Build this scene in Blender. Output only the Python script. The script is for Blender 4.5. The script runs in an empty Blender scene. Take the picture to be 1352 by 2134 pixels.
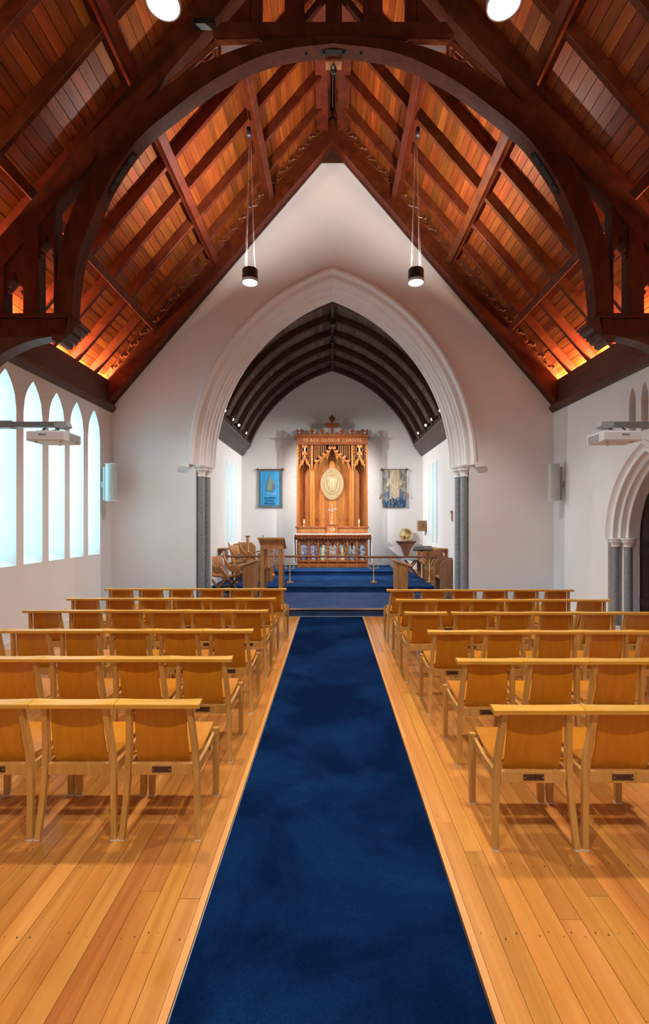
import bpy, bmesh, math, random
from math import sin, cos, pi, sqrt, radians, atan2, acos, asin
from mathutils import Vector, Matrix
random.seed(7)
SC = bpy.context.scene
COL = SC.collection

# ------------------------------------------------------------------ camera, world, exposure
cam_d = bpy.data.cameras.new('camera'); cam = bpy.data.objects.new('camera', cam_d); COL.objects.link(cam)
cam.location = (-0.03, 0, 1.9); cam.rotation_euler = (pi/2, 0, 0)
cam_d.sensor_fit = 'VERTICAL'; cam_d.sensor_height = 36; cam_d.sensor_width = 36
cam_d.lens = 1000/2134*36
cam_d.shift_x = -14/2134; cam_d.shift_y = 20/2134
cam_d.clip_start = .05
SC.camera = cam
w = bpy.data.worlds.new('world'); SC.world = w; w.use_nodes = True
bg = w.node_tree.nodes['Background']
sky = w.node_tree.nodes.new('ShaderNodeTexSky')
sky.sky_type = 'HOSEK_WILKIE'; sky.turbidity = 6; sky.ground_albedo = .4
w.node_tree.links.new(sky.outputs[0], bg.inputs[0]); bg.inputs[1].default_value = 1.6
SC.view_settings.view_transform = 'Standard'; SC.view_settings.look = 'None'
SC.view_settings.gamma = 1; SC.view_settings.use_curve_mapping = False
SC.view_settings.exposure = 0.14
SC.cycles.max_bounces = 7; SC.cycles.diffuse_bounces = 5; SC.cycles.glossy_bounces = 3
SC.cycles.sample_clamp_indirect = 6
SC.cycles.use_denoising = True

def light(name, typ, loc, energy, color=(1,1,1), rot=None, target=None, **kw):
    d = bpy.data.lights.new(name, typ); d.energy = energy; d.color = color
    for k, v in kw.items(): setattr(d, k, v)
    o = bpy.data.objects.new(name, d); COL.objects.link(o); o.location = loc
    if rot: o.rotation_euler = rot
    if target is not None:
        o.rotation_euler = (Vector(target)-Vector(loc)).to_track_quat('-Z', 'Y').to_euler()
    return o
DAY = (.66, .955, 1.0)
WARM = (1.0, .95, .90)
P_PENDANT, P_PEND_UP, P_WIN, P_CHWIN, P_COVE, P_UP, P_SPOT = 435, 430, 1400, 330, 95, 30, 400

# daylight through the left and chancel lancets, plus added fill at the unseen west window
WIN_L = [9.56, 8.91, 8.26, 7.605, 6.955]
WIN_CH = [13.7, 14.25, 14.8]
light('side_daylight', 'AREA', (-8.2, 8.0, 3.6), P_WIN, DAY, rot=(0, -pi/2, 0), shape='RECTANGLE', size=4.5, size_y=6.5)
for s in (-1, 1):
    light('chancel_daylight', 'AREA', (s*5.4, 14.6, 3.4), P_CHWIN, DAY, rot=(0, s*pi/2, 0), shape='RECTANGLE', size=3.2, size_y=3.0)
light('west_fill_light', 'AREA', (0, -2.9, 4.2), 30, (.86, .95, 1.0), rot=(pi/2, 0, 0), shape='RECTANGLE', size=2.6, size_y=3.6)  # added fill lamp behind the camera; its window is unseen
# strip uplights behind both eaves fascias
for s in (-1, 1):
    light('cove_strip', 'AREA', (s*4.93, 6.6, 4.70), P_COVE*3, (1, .58, .38), target=(s*4.6, 6.6, 5.3), shape='RECTANGLE', size=.06, size_y=.05)
    for k in range(9):
        light('cove_light', 'AREA', (s*4.93, 10.0-.72*k-.1, 4.72), P_COVE, (1, .58, .38), target=(s*4.2, 10.0-.72*k-.1, 5.6), shape='RECTANGLE', size=.4, size_y=.06)

# ------------------------------------------------------------------ helpers
VX, HY, F = 690.0, 1087.0, 1000.0
def W(px, py, Y):            # a surveyed point: photo position at a known distance -> metres
    return ((px-VX)*Y/F-.03, Y, 1.9+(HY-py)*Y/F)
def WX(px, Y): return (px-VX)*Y/F-.03
def WZ(py, Y): return 1.9+(HY-py)*Y/F

class MB:
    def __init__(s): s.v = []; s.f = []
    def add(s, vs, fs):
        n = len(s.v); s.v += [tuple(v) for v in vs]; s.f += [tuple(i+n for i in f) for f in fs]; return s
    def box(s, x0, x1, y0, y1, z0, z1):
        return s.hexa([(x0,y0,z0),(x1,y0,z0),(x1,y1,z0),(x0,y1,z0),(x0,y0,z1),(x1,y0,z1),(x1,y1,z1),(x0,y1,z1)])
    def hexa(s, p):
        return s.add(p, [(0,3,2,1),(4,5,6,7),(0,1,5,4),(1,2,6,5),(2,3,7,6),(3,0,4,7)])
    def prism(s, poly, a, b, ax='y'):       # polygon extruded; ax y: poly (x,z); ax x: poly (y,z); ax z: poly (x,y)
        n = len(poly)
        def m(p, t): return (p[0], t, p[1]) if ax == 'y' else ((t, p[0], p[1]) if ax == 'x' else (p[0], p[1], t))
        vs = [m(p, a) for p in poly]+[m(p, b) for p in poly]
        fs = [tuple(range(n)), tuple(range(2*n-1, n-1, -1))]+[(i, i+n, (i+1) % n+n, (i+1) % n) for i in range(n)]
        return s.add(vs, fs)
    def ribbon(s, A, B, a, b, ax='y'):      # solid between two polylines of equal length, extruded a..b
        def m(p, t): return (p[0], t, p[1]) if ax == 'y' else ((t, p[0], p[1]) if ax == 'x' else (p[0], p[1], t))
        n = len(A); vs = []
        for i in range(n): vs += [m(A[i], a), m(B[i], a), m(B[i], b), m(A[i], b)]
        fs = [(0,1,2,3), (4*n-1, 4*n-2, 4*n-3, 4*n-4)]
        for i in range(n-1):
            k = 4*i
            for j in range(4): fs.append((k+j, k+4+j, k+4+(j+1) % 4, k+(j+1) % 4))
        return s.add(vs, fs)
    def strips(s, us, lo, hi, a, b, ax='y'):
        return s.ribbon([(u, lo(u)) for u in us], [(u, hi(u)) for u in us], a, b, ax)
    def tube(s, path, r, n=8, caps=True):
        path = [Vector(p) for p in path]; rr = r if isinstance(r, (list, tuple)) else [r]*len(path)
        vs = []; up0 = None
        for i, p in enumerate(path):
            t = (path[min(i+1, len(path)-1)]-path[max(i-1, 0)]).normalized()
            if up0 is None:
                up0 = Vector((0,0,1)) if abs(t.z) < .9 else Vector((1,0,0))
            sx = t.cross(up0)
            if sx.length < 1e-4: sx = t.cross(Vector((0,1,0)))
            sx.normalize(); sy = sx.cross(t).normalized(); up0 = sy
            for k in range(n):
                a = 2*pi*k/n; vs.append(p+sx*cos(a)*rr[i]+sy*sin(a)*rr[i])
        fs = []
        for i in range(len(path)-1):
            for k in range(n): fs.append((i*n+k, i*n+(k+1) % n, (i+1)*n+(k+1) % n, (i+1)*n+k))
        if caps: fs += [tuple(range(n-1, -1, -1)), tuple(range((len(path)-1)*n, len(path)*n))]
        return s.add(vs, fs)
    def lathe(s, prof, c, n=20, axis='z', caps=True):  # prof: (r, h)
        vs = []
        for r, h in prof:
            for k in range(n):
                a = 2*pi*k/n; u, v = r*cos(a), r*sin(a)
                vs.append((c[0]+u, c[1]+v, c[2]+h) if axis == 'z' else ((c[0]+u, c[1]+h, c[2]+v) if axis == 'y' else (c[0]+h, c[1]+u, c[2]+v)))
        fs = [(i*n+k, i*n+(k+1) % n, (i+1)*n+(k+1) % n, (i+1)*n+k) for i in range(len(prof)-1) for k in range(n)]
        if caps: fs += [tuple(range(n-1, -1, -1)), tuple(range((len(prof)-1)*n, len(prof)*n))]
        return s.add(vs, fs)
    def bar(s, p, q, wd, th, up=(0,0,1)):   # rectangular bar from p to q
        p, q = Vector(p), Vector(q); t = (q-p).normalized(); a = t.cross(Vector(up))
        if a.length < 1e-4: a = t.cross(Vector((0,1,0)))
        a.normalize(); b = a.cross(t).normalized(); a = a*wd/2; b = b*th/2
        return s.hexa([p-a-b, p+a-b, p+a+b, p-a+b, q-a-b, q+a-b, q+a+b, q-a+b])
    def ball(s, c, r, n=10, m=6, sc=(1,1,1)):
        vs = [(c[0], c[1], c[2]-r*sc[2])]
        for i in range(1, m):
            t = -pi/2+pi*i/m
            for k in range(n): vs.append((c[0]+r*sc[0]*cos(t)*cos(2*pi*k/n), c[1]+r*sc[1]*cos(t)*sin(2*pi*k/n), c[2]+r*sc[2]*sin(t)))
        vs.append((c[0], c[1], c[2]+r*sc[2])); fs = []
        for k in range(n): fs.append((0, 1+(k+1) % n, 1+k)); fs.append((len(vs)-1, len(vs)-1-n+k, len(vs)-1-n+(k+1) % n))
        for i in range(m-2):
            for k in range(n): fs.append((1+i*n+k, 1+i*n+(k+1) % n, 1+(i+1)*n+(k+1) % n, 1+(i+1)*n+k))
        return s.add(vs, fs)
    def xf(s, M, start=0):
        s.v = s.v[:start]+[tuple(M @ Vector(v)) for v in s.v[start:]]; return s
    def build(s, name, mat, parent=None, smooth=False, bevel=0, label=None, **kw):
        me = bpy.data.meshes.new(name); me.from_pydata(s.v, [], s.f)
        bm = bmesh.new(); bm.from_mesh(me)
        bmesh.ops.recalc_face_normals(bm, faces=bm.faces)
        if bevel: bmesh.ops.bevel(bm, geom=bm.edges[:], offset=bevel, segments=1, affect='EDGES', clamp_overlap=True)
        bm.to_mesh(me); bm.free()
        if smooth:
            me.polygons.foreach_set('use_smooth', [True]*len(me.polygons)); me.set_sharp_from_angle(angle=radians(38))
        me.materials.append(mat)
        o = bpy.data.objects.new(name, me); COL.objects.link(o)
        if parent: o.parent = parent
        if label: o['label'] = label
        for k, v in kw.items(): o[k] = v
        return o

def thing(name, label, cat, loc=(0,0,0), rz=0, group=None):
    o = bpy.data.objects.new(name, None); COL.objects.link(o); o.empty_display_size = .1
    o.location = loc; o.rotation_euler = (0,0,rz); o['label'] = label; o['category'] = cat
    if group: o['group'] = group
    return o
def root_at(name, label, cat, base, group=None):
    """Empty at a base point; parts are written in world metres and stay there."""
    o = thing(name, label, cat, base, 0, group); o['_b'] = 1
    return o
def adopt(part, root):       # world-space mesh under a translated empty
    part.parent = root; part.matrix_parent_inverse = Matrix.Translation(-Vector(root.location)); return part
class Part:
    def __init__(s, root): s.r = root
    def __call__(s, mb, name, mat, **kw):
        o = mb.build(name, mat, **kw); adopt(o, s.r); return o
def struct_e(name):
    o = bpy.data.objects.new(name, None); COL.objects.link(o); o['kind'] = 'structure'; return o
def tag(o, label, cat, group=None):
    o['label'] = label; o['category'] = cat
    if group: o['group'] = group
    return o

# ------------------------------------------------------------------ materials
def newmat(name):
    m = bpy.data.materials.new(name); m.use_nodes = True; nt = m.node_tree
    return m, nt, nt.nodes['Principled BSDF']
def plain(name, col, rough=.6, metal=0, noise=0, nscale=20, bump=0, bscale=60, spec=.5):
    m, nt, p = newmat(name); N = nt.nodes; L = nt.links
    p.inputs['Base Color'].default_value = (*col, 1); p.inputs['Roughness'].default_value = rough
    p.inputs['Metallic'].default_value = metal; p.inputs['Specular IOR Level'].default_value = spec
    tc = N.new('ShaderNodeNewGeometry')
    if noise:
        t = N.new('ShaderNodeTexNoise'); t.inputs['Scale'].default_value = nscale; t.inputs['Detail'].default_value = 4
        L.new(tc.outputs['Position'], t.inputs['Vector'])
        r = N.new('ShaderNodeValToRGB'); r.color_ramp.elements[0].position = .3; r.color_ramp.elements[1].position = .72
        r.color_ramp.elements[0].color = (*[c*(1-noise) for c in col], 1); r.color_ramp.elements[1].color = (*[min(1, c*(1+noise)) for c in col], 1)
        L.new(t.outputs['Fac'], r.inputs[0]); L.new(r.outputs[0], p.inputs['Base Color'])
    if bump:
        t2 = N.new('ShaderNodeTexNoise'); t2.inputs['Scale'].default_value = bscale; t2.inputs['Detail'].default_value = 3
        L.new(tc.outputs['Position'], t2.inputs['Vector'])
        b = N.new('ShaderNodeBump'); b.inputs['Strength'].default_value = bump; b.inputs['Distance'].default_value = .01
        L.new(t2.outputs['Fac'], b.inputs['Height']); L.new(b.outputs[0], p.inputs['Normal'])
    return m
def wood(name, cols, rough=.4, grain=(14, 1.2, 14), var=.35, hue=0.0, coord='obj', spec=.5, knots=0, coat=0):
    """cols: dark, mid, light; grain: noise scale per axis (small = along the grain); var: brightness change per piece."""
    m, nt, p = newmat(name); N = nt.nodes; L = nt.links
    p.inputs['Roughness'].default_value = rough; p.inputs['Specular IOR Level'].default_value = spec
    if coat: p.inputs['Coat Weight'].default_value = coat; p.inputs['Coat Roughness'].default_value = .15
    oi = N.new('ShaderNodeObjectInfo')
    if coord == 'obj': src = N.new('ShaderNodeTexCoord').outputs['Object']
    else: src = N.new('ShaderNodeNewGeometry').outputs['Position']
    mul = N.new('ShaderNodeVectorMath'); mul.operation = 'MULTIPLY'; mul.inputs[1].default_value = grain; L.new(src, mul.inputs[0])
    off = N.new('ShaderNodeMath'); off.operation = 'MULTIPLY'; off.inputs[1].default_value = 57.0; L.new(oi.outputs['Random'], off.inputs[0])
    add = N.new('ShaderNodeVectorMath'); add.operation = 'ADD'; L.new(mul.outputs[0], add.inputs[0]); L.new(off.outputs[0], add.inputs[1])
    t = N.new('ShaderNodeTexNoise'); t.inputs['Scale'].default_value = 1; t.inputs['Detail'].default_value = 5; t.inputs['Distortion'].default_value = .6
    t.inputs['Roughness'].default_value = .6
    L.new(add.outputs[0], t.inputs['Vector'])
    r = N.new('ShaderNodeValToRGB'); e = r.color_ramp.elements
    e[0].position = .28; e[0].color = (*cols[0], 1); e[1].position = .75; e[1].color = (*cols[2], 1)
    k = e.new(.5); k.color = (*cols[1], 1)
    L.new(t.outputs['Fac'], r.inputs[0])
    hsv = N.new('ShaderNodeHueSaturation'); L.new(r.outputs[0], hsv.inputs['Color'])
    mr = N.new('ShaderNodeMapRange'); mr.inputs['To Min'].default_value = 1-var; mr.inputs['To Max'].default_value = 1+var
    L.new(oi.outputs['Random'], mr.inputs['Value']); L.new(mr.outputs[0], hsv.inputs['Value'])
    if hue:
        fr = N.new('ShaderNodeMath'); fr.operation = 'MULTIPLY'; fr.inputs[1].default_value = 7.31; L.new(oi.outputs['Random'], fr.inputs[0])
        f2 = N.new('ShaderNodeMath'); f2.operation = 'FRACT'; L.new(fr.outputs[0], f2.inputs[0])
        m2 = N.new('ShaderNodeMapRange'); m2.inputs['To Min'].default_value = .5-hue; m2.inputs['To Max'].default_value = .5+hue
        L.new(f2.outputs[0], m2.inputs['Value']); L.new(m2.outputs[0], hsv.inputs['Hue'])
    out = hsv.outputs[0]
    if knots:
        v = N.new('ShaderNodeTexVoronoi'); v.inputs['Scale'].default_value = knots; L.new(src, v.inputs['Vector'])
        lt = N.new('ShaderNodeMath'); lt.operation = 'LESS_THAN'; lt.inputs[1].default_value = .055; L.new(v.outputs['Distance'], lt.inputs[0])
        mx = N.new('ShaderNodeMix'); mx.data_type = 'RGBA'; mx.inputs['B'].default_value = (.10, .035, .01, 1)
        ml = N.new('ShaderNodeMath'); ml.operation = 'MULTIPLY'; ml.inputs[1].default_value = .8; L.new(lt.outputs[0], ml.inputs[0])
        L.new(ml.outputs[0], mx.inputs['Factor']); L.new(out, mx.inputs['A']); out = mx.outputs['Result']
    L.new(out, p.inputs['Base Color'])
    b = N.new('ShaderNodeBump'); b.inputs['Strength'].default_value = .12; b.inputs['Distance'].default_value = .004
    L.new(t.outputs['Fac'], b.inputs['Height']); L.new(b.outputs[0], p.inputs['Normal'])
    return m
def emis(name, col, st):
    m, nt, p = newmat(name); p.inputs['Emission Color'].default_value = (*col, 1); p.inputs['Emission Strength'].default_value = st
    p.inputs['Base Color'].default_value = (*col, 1); return m
def vcol(name, rough=.9):
    m, nt, p = newmat(name); a = nt.nodes.new('ShaderNodeVertexColor'); a.layer_name = 'Col'
    nt.links.new(a.outputs[0], p.inputs['Base Color']); p.inputs['Roughness'].default_value = rough; return m

M = {}
M['plaster'] = plain('white_plaster', (.80, .79, .78), .85, noise=.025, nscale=1.3, bump=.12, bscale=25, spec=.2)
M['mould'] = plain('white_painted_stone', (.82, .80, .785), .6, noise=.02, nscale=4, spec=.3)
M['paint'] = plain('white_gloss_paint', (.78, .78, .77), .4)
M['stone'] = plain('grey_bluestone', (.235, .25, .265), .42, noise=.35, nscale=38, bump=.15, bscale=140)
M['joint'] = plain('mortar', (.45, .45, .45), .8)
M['roof'] = wood('roof_board', ((.125,.026,.005), (.225,.052,.009), (.33,.090,.015)), .46, (10, .9, 10), .34, .008, 'pos', spec=.25)
M['roofbeam'] = wood('roof_timber', ((.060,.010,.003), (.105,.020,.005), (.155,.034,.008)), .5, (5, 5, 5), .22, .008, 'pos', spec=.25)
M['truss'] = wood('truss_timber', ((.040,.008,.003), (.070,.014,.005), (.105,.023,.007)), .55, (5, 8, 3), .12, .005, 'pos', spec=.2)
M['fascia'] = wood('fascia_timber', ((.045,.017,.010), (.075,.029,.017), (.11,.045,.026)), .45, (12, .8, 12), .1, 0, 'pos')
M['carved'] = wood('carved_frieze', ((.09,.022,.008), (.17,.045,.014), (.27,.08,.022)), .28, (9, 9, 9), .1, 0, 'pos', coat=.3)
M['vault'] = wood('vault_board', ((.070,.045,.037), (.110,.072,.058), (.150,.100,.082)), .6, (14, .9, 14), .35, .01, 'pos')
M['vaultrib'] = wood('vault_rib', ((.030,.012,.009), (.055,.022,.015), (.085,.036,.024)), .4, (6, 14, 6), .1, 0, 'pos')
M['vcornice'] = wood('vault_cornice', ((.035,.027,.025), (.060,.047,.043), (.085,.068,.062)), .5, (14, .9, 14), .1, 0, 'pos')
M['floor'] = wood('floor_board', ((.40,.140,.027), (.53,.208,.042), (.63,.285,.070)), .24, (11, .55, 11), .16, .007, 'pos')
M['floorstrip'] = wood('floor_strip', ((.60,.25,.06), (.70,.31,.08), (.78,.37,.11)), .3, (11, .6, 11), .05, 0, 'pos')
M['gap'] = plain('dark_gap', (.035, .015, .008), .9)
M['beech'] = wood('beech_frame', ((.44,.205,.042), (.53,.265,.058), (.60,.325,.085)), .42, (22, 22, 3), .07)
M['rail'] = wood('beech_top_rail', ((.56,.265,.030), (.66,.335,.042), (.72,.40,.065)), .34, (3, 22, 22), .06)
M['ply'] = wood('orange_plywood', ((.47,.160,.005), (.53,.190,.008), (.58,.22,.012)), .30, (26, 26, 2), .07, .004)
M['glide'] = plain('pale_glide', (.6, .62, .65), .4)
M['plaque'] = plain('bronze_plaque', (.10, .065, .045), .35, .7, noise=.2)
M['screw'] = plain('steel_screw', (.6, .6, .6), .25, 1)
M['oak'] = wood('light_oak', ((.30,.125,.038), (.42,.185,.058), (.52,.25,.09)), .42, (14, 14, 2.2), .14, .006)
M['oakdark'] = wood('weathered_oak', ((.21,.105,.05), (.30,.155,.075), (.38,.21,.11)), .45, (14, 14, 2.2), .1, .006)
M['mahog'] = wood('altar_oak', ((.20,.055,.014), (.30,.088,.022), (.39,.13,.036)), .36, (12, 12, 1.6), .14, .006)
M['reredos'] = wood('reredos_oak', ((.25,.080,.014), (.37,.125,.022), (.50,.185,.038)), .38, (12, 12, 1.2), .32, .008)
M['reredosdark'] = wood('reredos_frieze', ((.14,.035,.010), (.19,.050,.014), (.25,.07,.02)), .35, (2, 12, 12), .08)
M['brown'] = wood('brown_bracket', ((.10,.036,.018), (.15,.056,.028), (.20,.08,.04)), .4, (12, 12, 3), .1)
M['railwood'] = wood('rail_wood', ((.17,.062,.028), (.25,.095,.042), (.33,.135,.06)), .35, (1.5, 14, 14), .1)
M['brass'] = plain('brass', (.80, .56, .22), .26, 1)
M['gold'] = plain('polished_gold', (.95, .78, .38), .30, 1)
M['oldbrass'] = plain('pale_brass', (.62, .52, .36), .35, .9)
M['silver'] = plain('silver', (.80, .78, .70), .22, 1)
M['iron'] = plain('black_iron', (.012, .012, .013), .45, .3)
M['black'] = plain('black_metal', (.015, .015, .016), .4)
M['wplastic'] = plain('white_plastic', (.62, .64, .66), .45)
M['vent'] = plain('grey_vent', (.30, .31, .32), .6)
M['speaker'] = plain('grey_green_grille', (.42, .45, .43), .6, bump=.2, bscale=400)
M['alu'] = plain('grey_aluminium', (.22, .24, .25), .35, .6)
M['cable'] = plain('steel_cable', (.55, .50, .45), .4, .5)
M['lampwhite'] = emis('lamp_face', (1, .97, .92), 9)
M['goldtext'] = plain('gilt_lettering', (.62, .36, .13), .35, .3)
M['relief'] = plain('gilt_relief', (.38, .28, .15), .38, .3, noise=.12, nscale=9)
M['reliefrim'] = plain('gilt_rim', (.40, .27, .12), .45, .2)
M['linen'] = plain('white_linen', (.84, .85, .86), .85)
M['bluecloth'] = plain('blue_banner', (.045, .34, .66), .85, noise=.15, nscale=5)
M['bordercloth'] = plain('grey_green_border', (.13, .18, .19), .9, noise=.15, nscale=60)
M['navytext'] = plain('navy_lettering', (.010, .035, .11), .8)
M['vcol'] = vcol('woven_colours')
M['doorwood'] = wood('dark_door', ((.016,.007,.005), (.026,.011,.008), (.038,.017,.012)), .4, (14, 14, 1.2), .2, 0, 'pos')

def carpet(name, c0, c1, big=1.1):
    m, nt, p = newmat(name); N = nt.nodes; L = nt.links
    g = N.new('ShaderNodeNewGeometry')
    a = N.new('ShaderNodeTexNoise'); a.inputs['Scale'].default_value = big; a.inputs['Detail'].default_value = 6; a.inputs['Roughness'].default_value = .62; a.inputs['Distortion'].default_value = .4
    b = N.new('ShaderNodeTexNoise'); b.inputs['Scale'].default_value = 160; b.inputs['Detail'].default_value = 2
    L.new(g.outputs['Position'], a.inputs['Vector']); L.new(g.outputs['Position'], b.inputs['Vector'])
    r = N.new('ShaderNodeValToRGB'); e = r.color_ramp.elements; e[0].position = .42; e[0].color = (*c0, 1); e[1].position = .74; e[1].color = (*c1, 1)
    L.new(a.outputs['Fac'], r.inputs[0])
    mr = N.new('ShaderNodeMapRange'); mr.inputs['From Min'].default_value = .3; mr.inputs['From Max'].default_value = .7; mr.inputs['To Min'].default_value = .72; mr.inputs['To Max'].default_value = 1.3
    L.new(b.outputs['Fac'], mr.inputs['Value'])
    mx = N.new('ShaderNodeVectorMath'); mx.operation = 'SCALE'; L.new(r.outputs[0], mx.inputs[0]); L.new(mr.outputs[0], mx.inputs['Scale'])
    L.new(mx.outputs[0], p.inputs['Base Color']); p.inputs['Roughness'].default_value = 1; p.inputs['Specular IOR Level'].default_value = .03
    
    bp = N.new('ShaderNodeBump'); bp.inputs['Strength'].default_value = .5; bp.inputs['Distance'].default_value = .004
    L.new(b.outputs['Fac'], bp.inputs['Height']); L.new(bp.outputs[0], p.inputs['Normal'])
    return m
M['carpet'] = carpet('navy_carpet', (.0013, .0088, .040), (.0055, .030, .100))
M['carpet2'] = carpet('blue_carpet', (.012, .040, .125), (.024, .072, .20), 2.0)
M['carpet3'] = carpet('sheen_blue_carpet', (.042, .070, .165), (.075, .11, .23), 1.6)  # same carpet, made paler: the sheen of light is put into the colour
def glassmat():
    m, nt, p = newmat('obscure_glass'); N = nt.nodes; L = nt.links
    tr = N.new('ShaderNodeBsdfTransparent'); tr.inputs[0].default_value = (.86, .97, 1, 1)
    gl = N.new('ShaderNodeBsdfTranslucent'); gl.inputs[0].default_value = (.75, .95, 1, 1)
    g2 = N.new('ShaderNodeBsdfGlossy'); g2.inputs['Roughness'].default_value = .2
    a = N.new('ShaderNodeMixShader'); a.inputs[0].default_value = .35; L.new(tr.outputs[0], a.inputs[1]); L.new(gl.outputs[0], a.inputs[2])
    b = N.new('ShaderNodeMixShader'); b.inputs[0].default_value = .05; L.new(a.outputs[0], b.inputs[1]); L.new(g2.outputs[0], b.inputs[2])
    L.new(b.outputs[0], N['Material Output'].inputs['Surface']); return m
M['glass'] = glassmat()

def colour_faces(o, cols):
    me = o.data; at = me.color_attributes.new('Col', 'FLOAT_COLOR', 'CORNER')
    buf = []
    for i, pl in enumerate(me.polygons): buf += [*cols(i, pl), 1]*pl.loop_total
    at.data.foreach_set('color', buf)

_font = None
def text(s, size, loc, rot, mat, parent=None, name='lettering', ext=.002, align='CENTER', sx=1.0, space=1.0, label=None):
    cu = bpy.data.curves.new(name, 'FONT'); cu.body = s; cu.size = size; cu.align_x = align; cu.align_y = 'CENTER'; cu.extrude = ext
    cu.space_character = space; cu.resolution_u = 3
    t = bpy.data.objects.new(name+'_src', cu); COL.objects.link(t)
    bpy.context.view_layer.update()
    me = bpy.data.meshes.new_from_object(t.evaluated_get(bpy.context.evaluated_depsgraph_get()))
    bpy.data.objects.remove(t); bpy.data.curves.remove(cu)
    me.materials.clear(); me.materials.append(mat); me.name = name
    me.transform(Matrix.LocRotScale(Vector(loc), __import__('mathutils').Euler(rot), Vector((sx, 1, 1))))
    o = bpy.data.objects.new(name, me); COL.objects.link(o)
    if parent: adopt(o, parent)
    if label: o['label'] = label
    return o

# ------------------------------------------------------------------ dimensions of the building
HW, YE, YN = 4.75, 10.31, -3.0           # nave half width, chancel-arch wall, west wall
SL, RZ = 1.165, 10.60                     # roof slope and board apex
TH = atan2(SL, 1)                         # 49.4 degrees
CT, ST = cos(TH), sin(TH)
def roofz(x, perp=0): return RZ-SL*abs(x)-perp/CT
OUT = 5.25                                # outer face of the nave walls
CH, YB = 2.99, 15.9                       # chancel half width, east wall

# ------------------------------------------------------------------ floor
floor = struct_e('floor')
sub = MB().box(-HW, HW, YN, 9.6, -.14, -.022).build('subfloor', M['gap'], floor)
CARP = (-.655, .595)                      # carpet edges
strip_w = .036
def lay(x_from, x_to, sgn):
    x = x_from; i = 0; pw = .1065
    while (x_to-x)*sgn > .02:
        x2 = x+sgn*pw
        if (x_to-x2)*sgn < 0: x2 = x_to
        y = YN
        near = min(abs(x), abs(x2)) < 2.9
        cuts = [YN]
        yy = YN+random.uniform(2.2, 5.5)
        while yy < 9.2:
            cuts.append(yy); yy += random.uniform(2.4, 4.8)
        cuts.append(9.6)
        for a, b in zip(cuts[:-1], cuts[1:]):
            dz = random.uniform(-.0006, .0006)
            MB().box(min(x, x2)+.0012, max(x, x2)-.0012, a+.001, b-.001, -.022, dz).build('floorboard', M['floor'], floor)
        x = x2; i += 1
lay(CARP[1]+strip_w, HW, 1); lay(CARP[0]-strip_w, -HW, -1)
for s, x0 in ((1, CARP[1]), (-1, CARP[0]-strip_w)):
    for a, b in ((YN, 4.2), (4.2, 9.6)):
        MB().box(x0+.001, x0+strip_w-.001, a+.001, b-.001, -.022, .001).build('edging_strip', M['floorstrip'], floor)
nl = MB()
yj = 1.3
while yj < 9.5:
    for s in (-1, 1):
        x = (CARP[1]+strip_w) if s > 0 else (CARP[0]-strip_w)
        while abs(x) < HW-.1:
            for q in (.025, .082):
                cxn = x+s*(q+random.uniform(-.008, .008)); cyn = yj+random.uniform(-.02, .02); rr_ = random.uniform(.0018, .0036)
                if random.random() < .8: nl.add([(cxn+rr_*cos(pi*k/3), cyn+rr_*1.9*sin(pi*k/3), .0009) for k in range(6)], [(0,1,2,3,4,5)])
            x += s*.1065
    yj += .45
nl.build('nail_marks', M['gap'], floor, kind='stuff')
cb = MB(); ny = 60
cb.box(CARP[0]+.004, CARP[1]-.004, YN+.3, 9.598, -.021, -.003)
tag(cb.build('aisle_carpet', M['carpet']), 'long navy blue carpet runner let into the wooden floor of the aisle', 'carpet')
for s, x0 in ((1, CARP[1]-.009), (-1, CARP[0]+.003)):
    MB().box(x0, x0+.006, YN+.3, 9.59, -.022, 0).build('edging_trim', M['alu'] if s < 0 else M['gap'], floor)

# chancel steps
def step(name, label, x0, x1, y0, y1, z0, z1, mat, nosing=None):
    r = root_at(name, label, 'step', ((x0+x1)/2, y0, z0)); P = Part(r)
    P(MB().prism([(y0+.02, z0), (y0+.02, z1-.04), (y0, z1-.03), (y0+.006, z1-.008), (y0+.02, z1), (y1, z1), (y1, z0)], x0, x1, 'x'), 'carpeted_tread', mat)
    if nosing: P(MB().box(x0, x1, y0-.012, y0+.03, z1-.022, z1+.004), 'metal_nosing', M['oldbrass'], label='thin metal nosing strip')
    return r
step('chancel_step', 'lowest carpeted chancel step with a thin metal nosing, at the end of the aisle', -2.70, 2.70, 9.6, 11.79, 0, .16, M['carpet3'], True)
step('chancel_step', 'dark blue carpeted platform step under the brass communion rail', -2.985, 2.5, 11.79, YB-.005, 0, .313, M['carpet2'])
step('chancel_step', 'upper blue carpeted platform step that the altar stands on', -1.90, 1.88, 14.09, YB-.015, .314, .456, M['carpet2'])
MB().box(-CH, -2.72, YE+.6, 11.78, -.02, .155).build('floor', M['oakdark'], kind='structure')
MB().box(2.72, CH, YE+.6, 11.78, -.02, .155).build('floor', M['oakdark'], kind='structure')
MB().box(2.505, CH, 11.8, YB, -.02, .305).build('floor', M['oakdark'], kind='structure')

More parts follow.
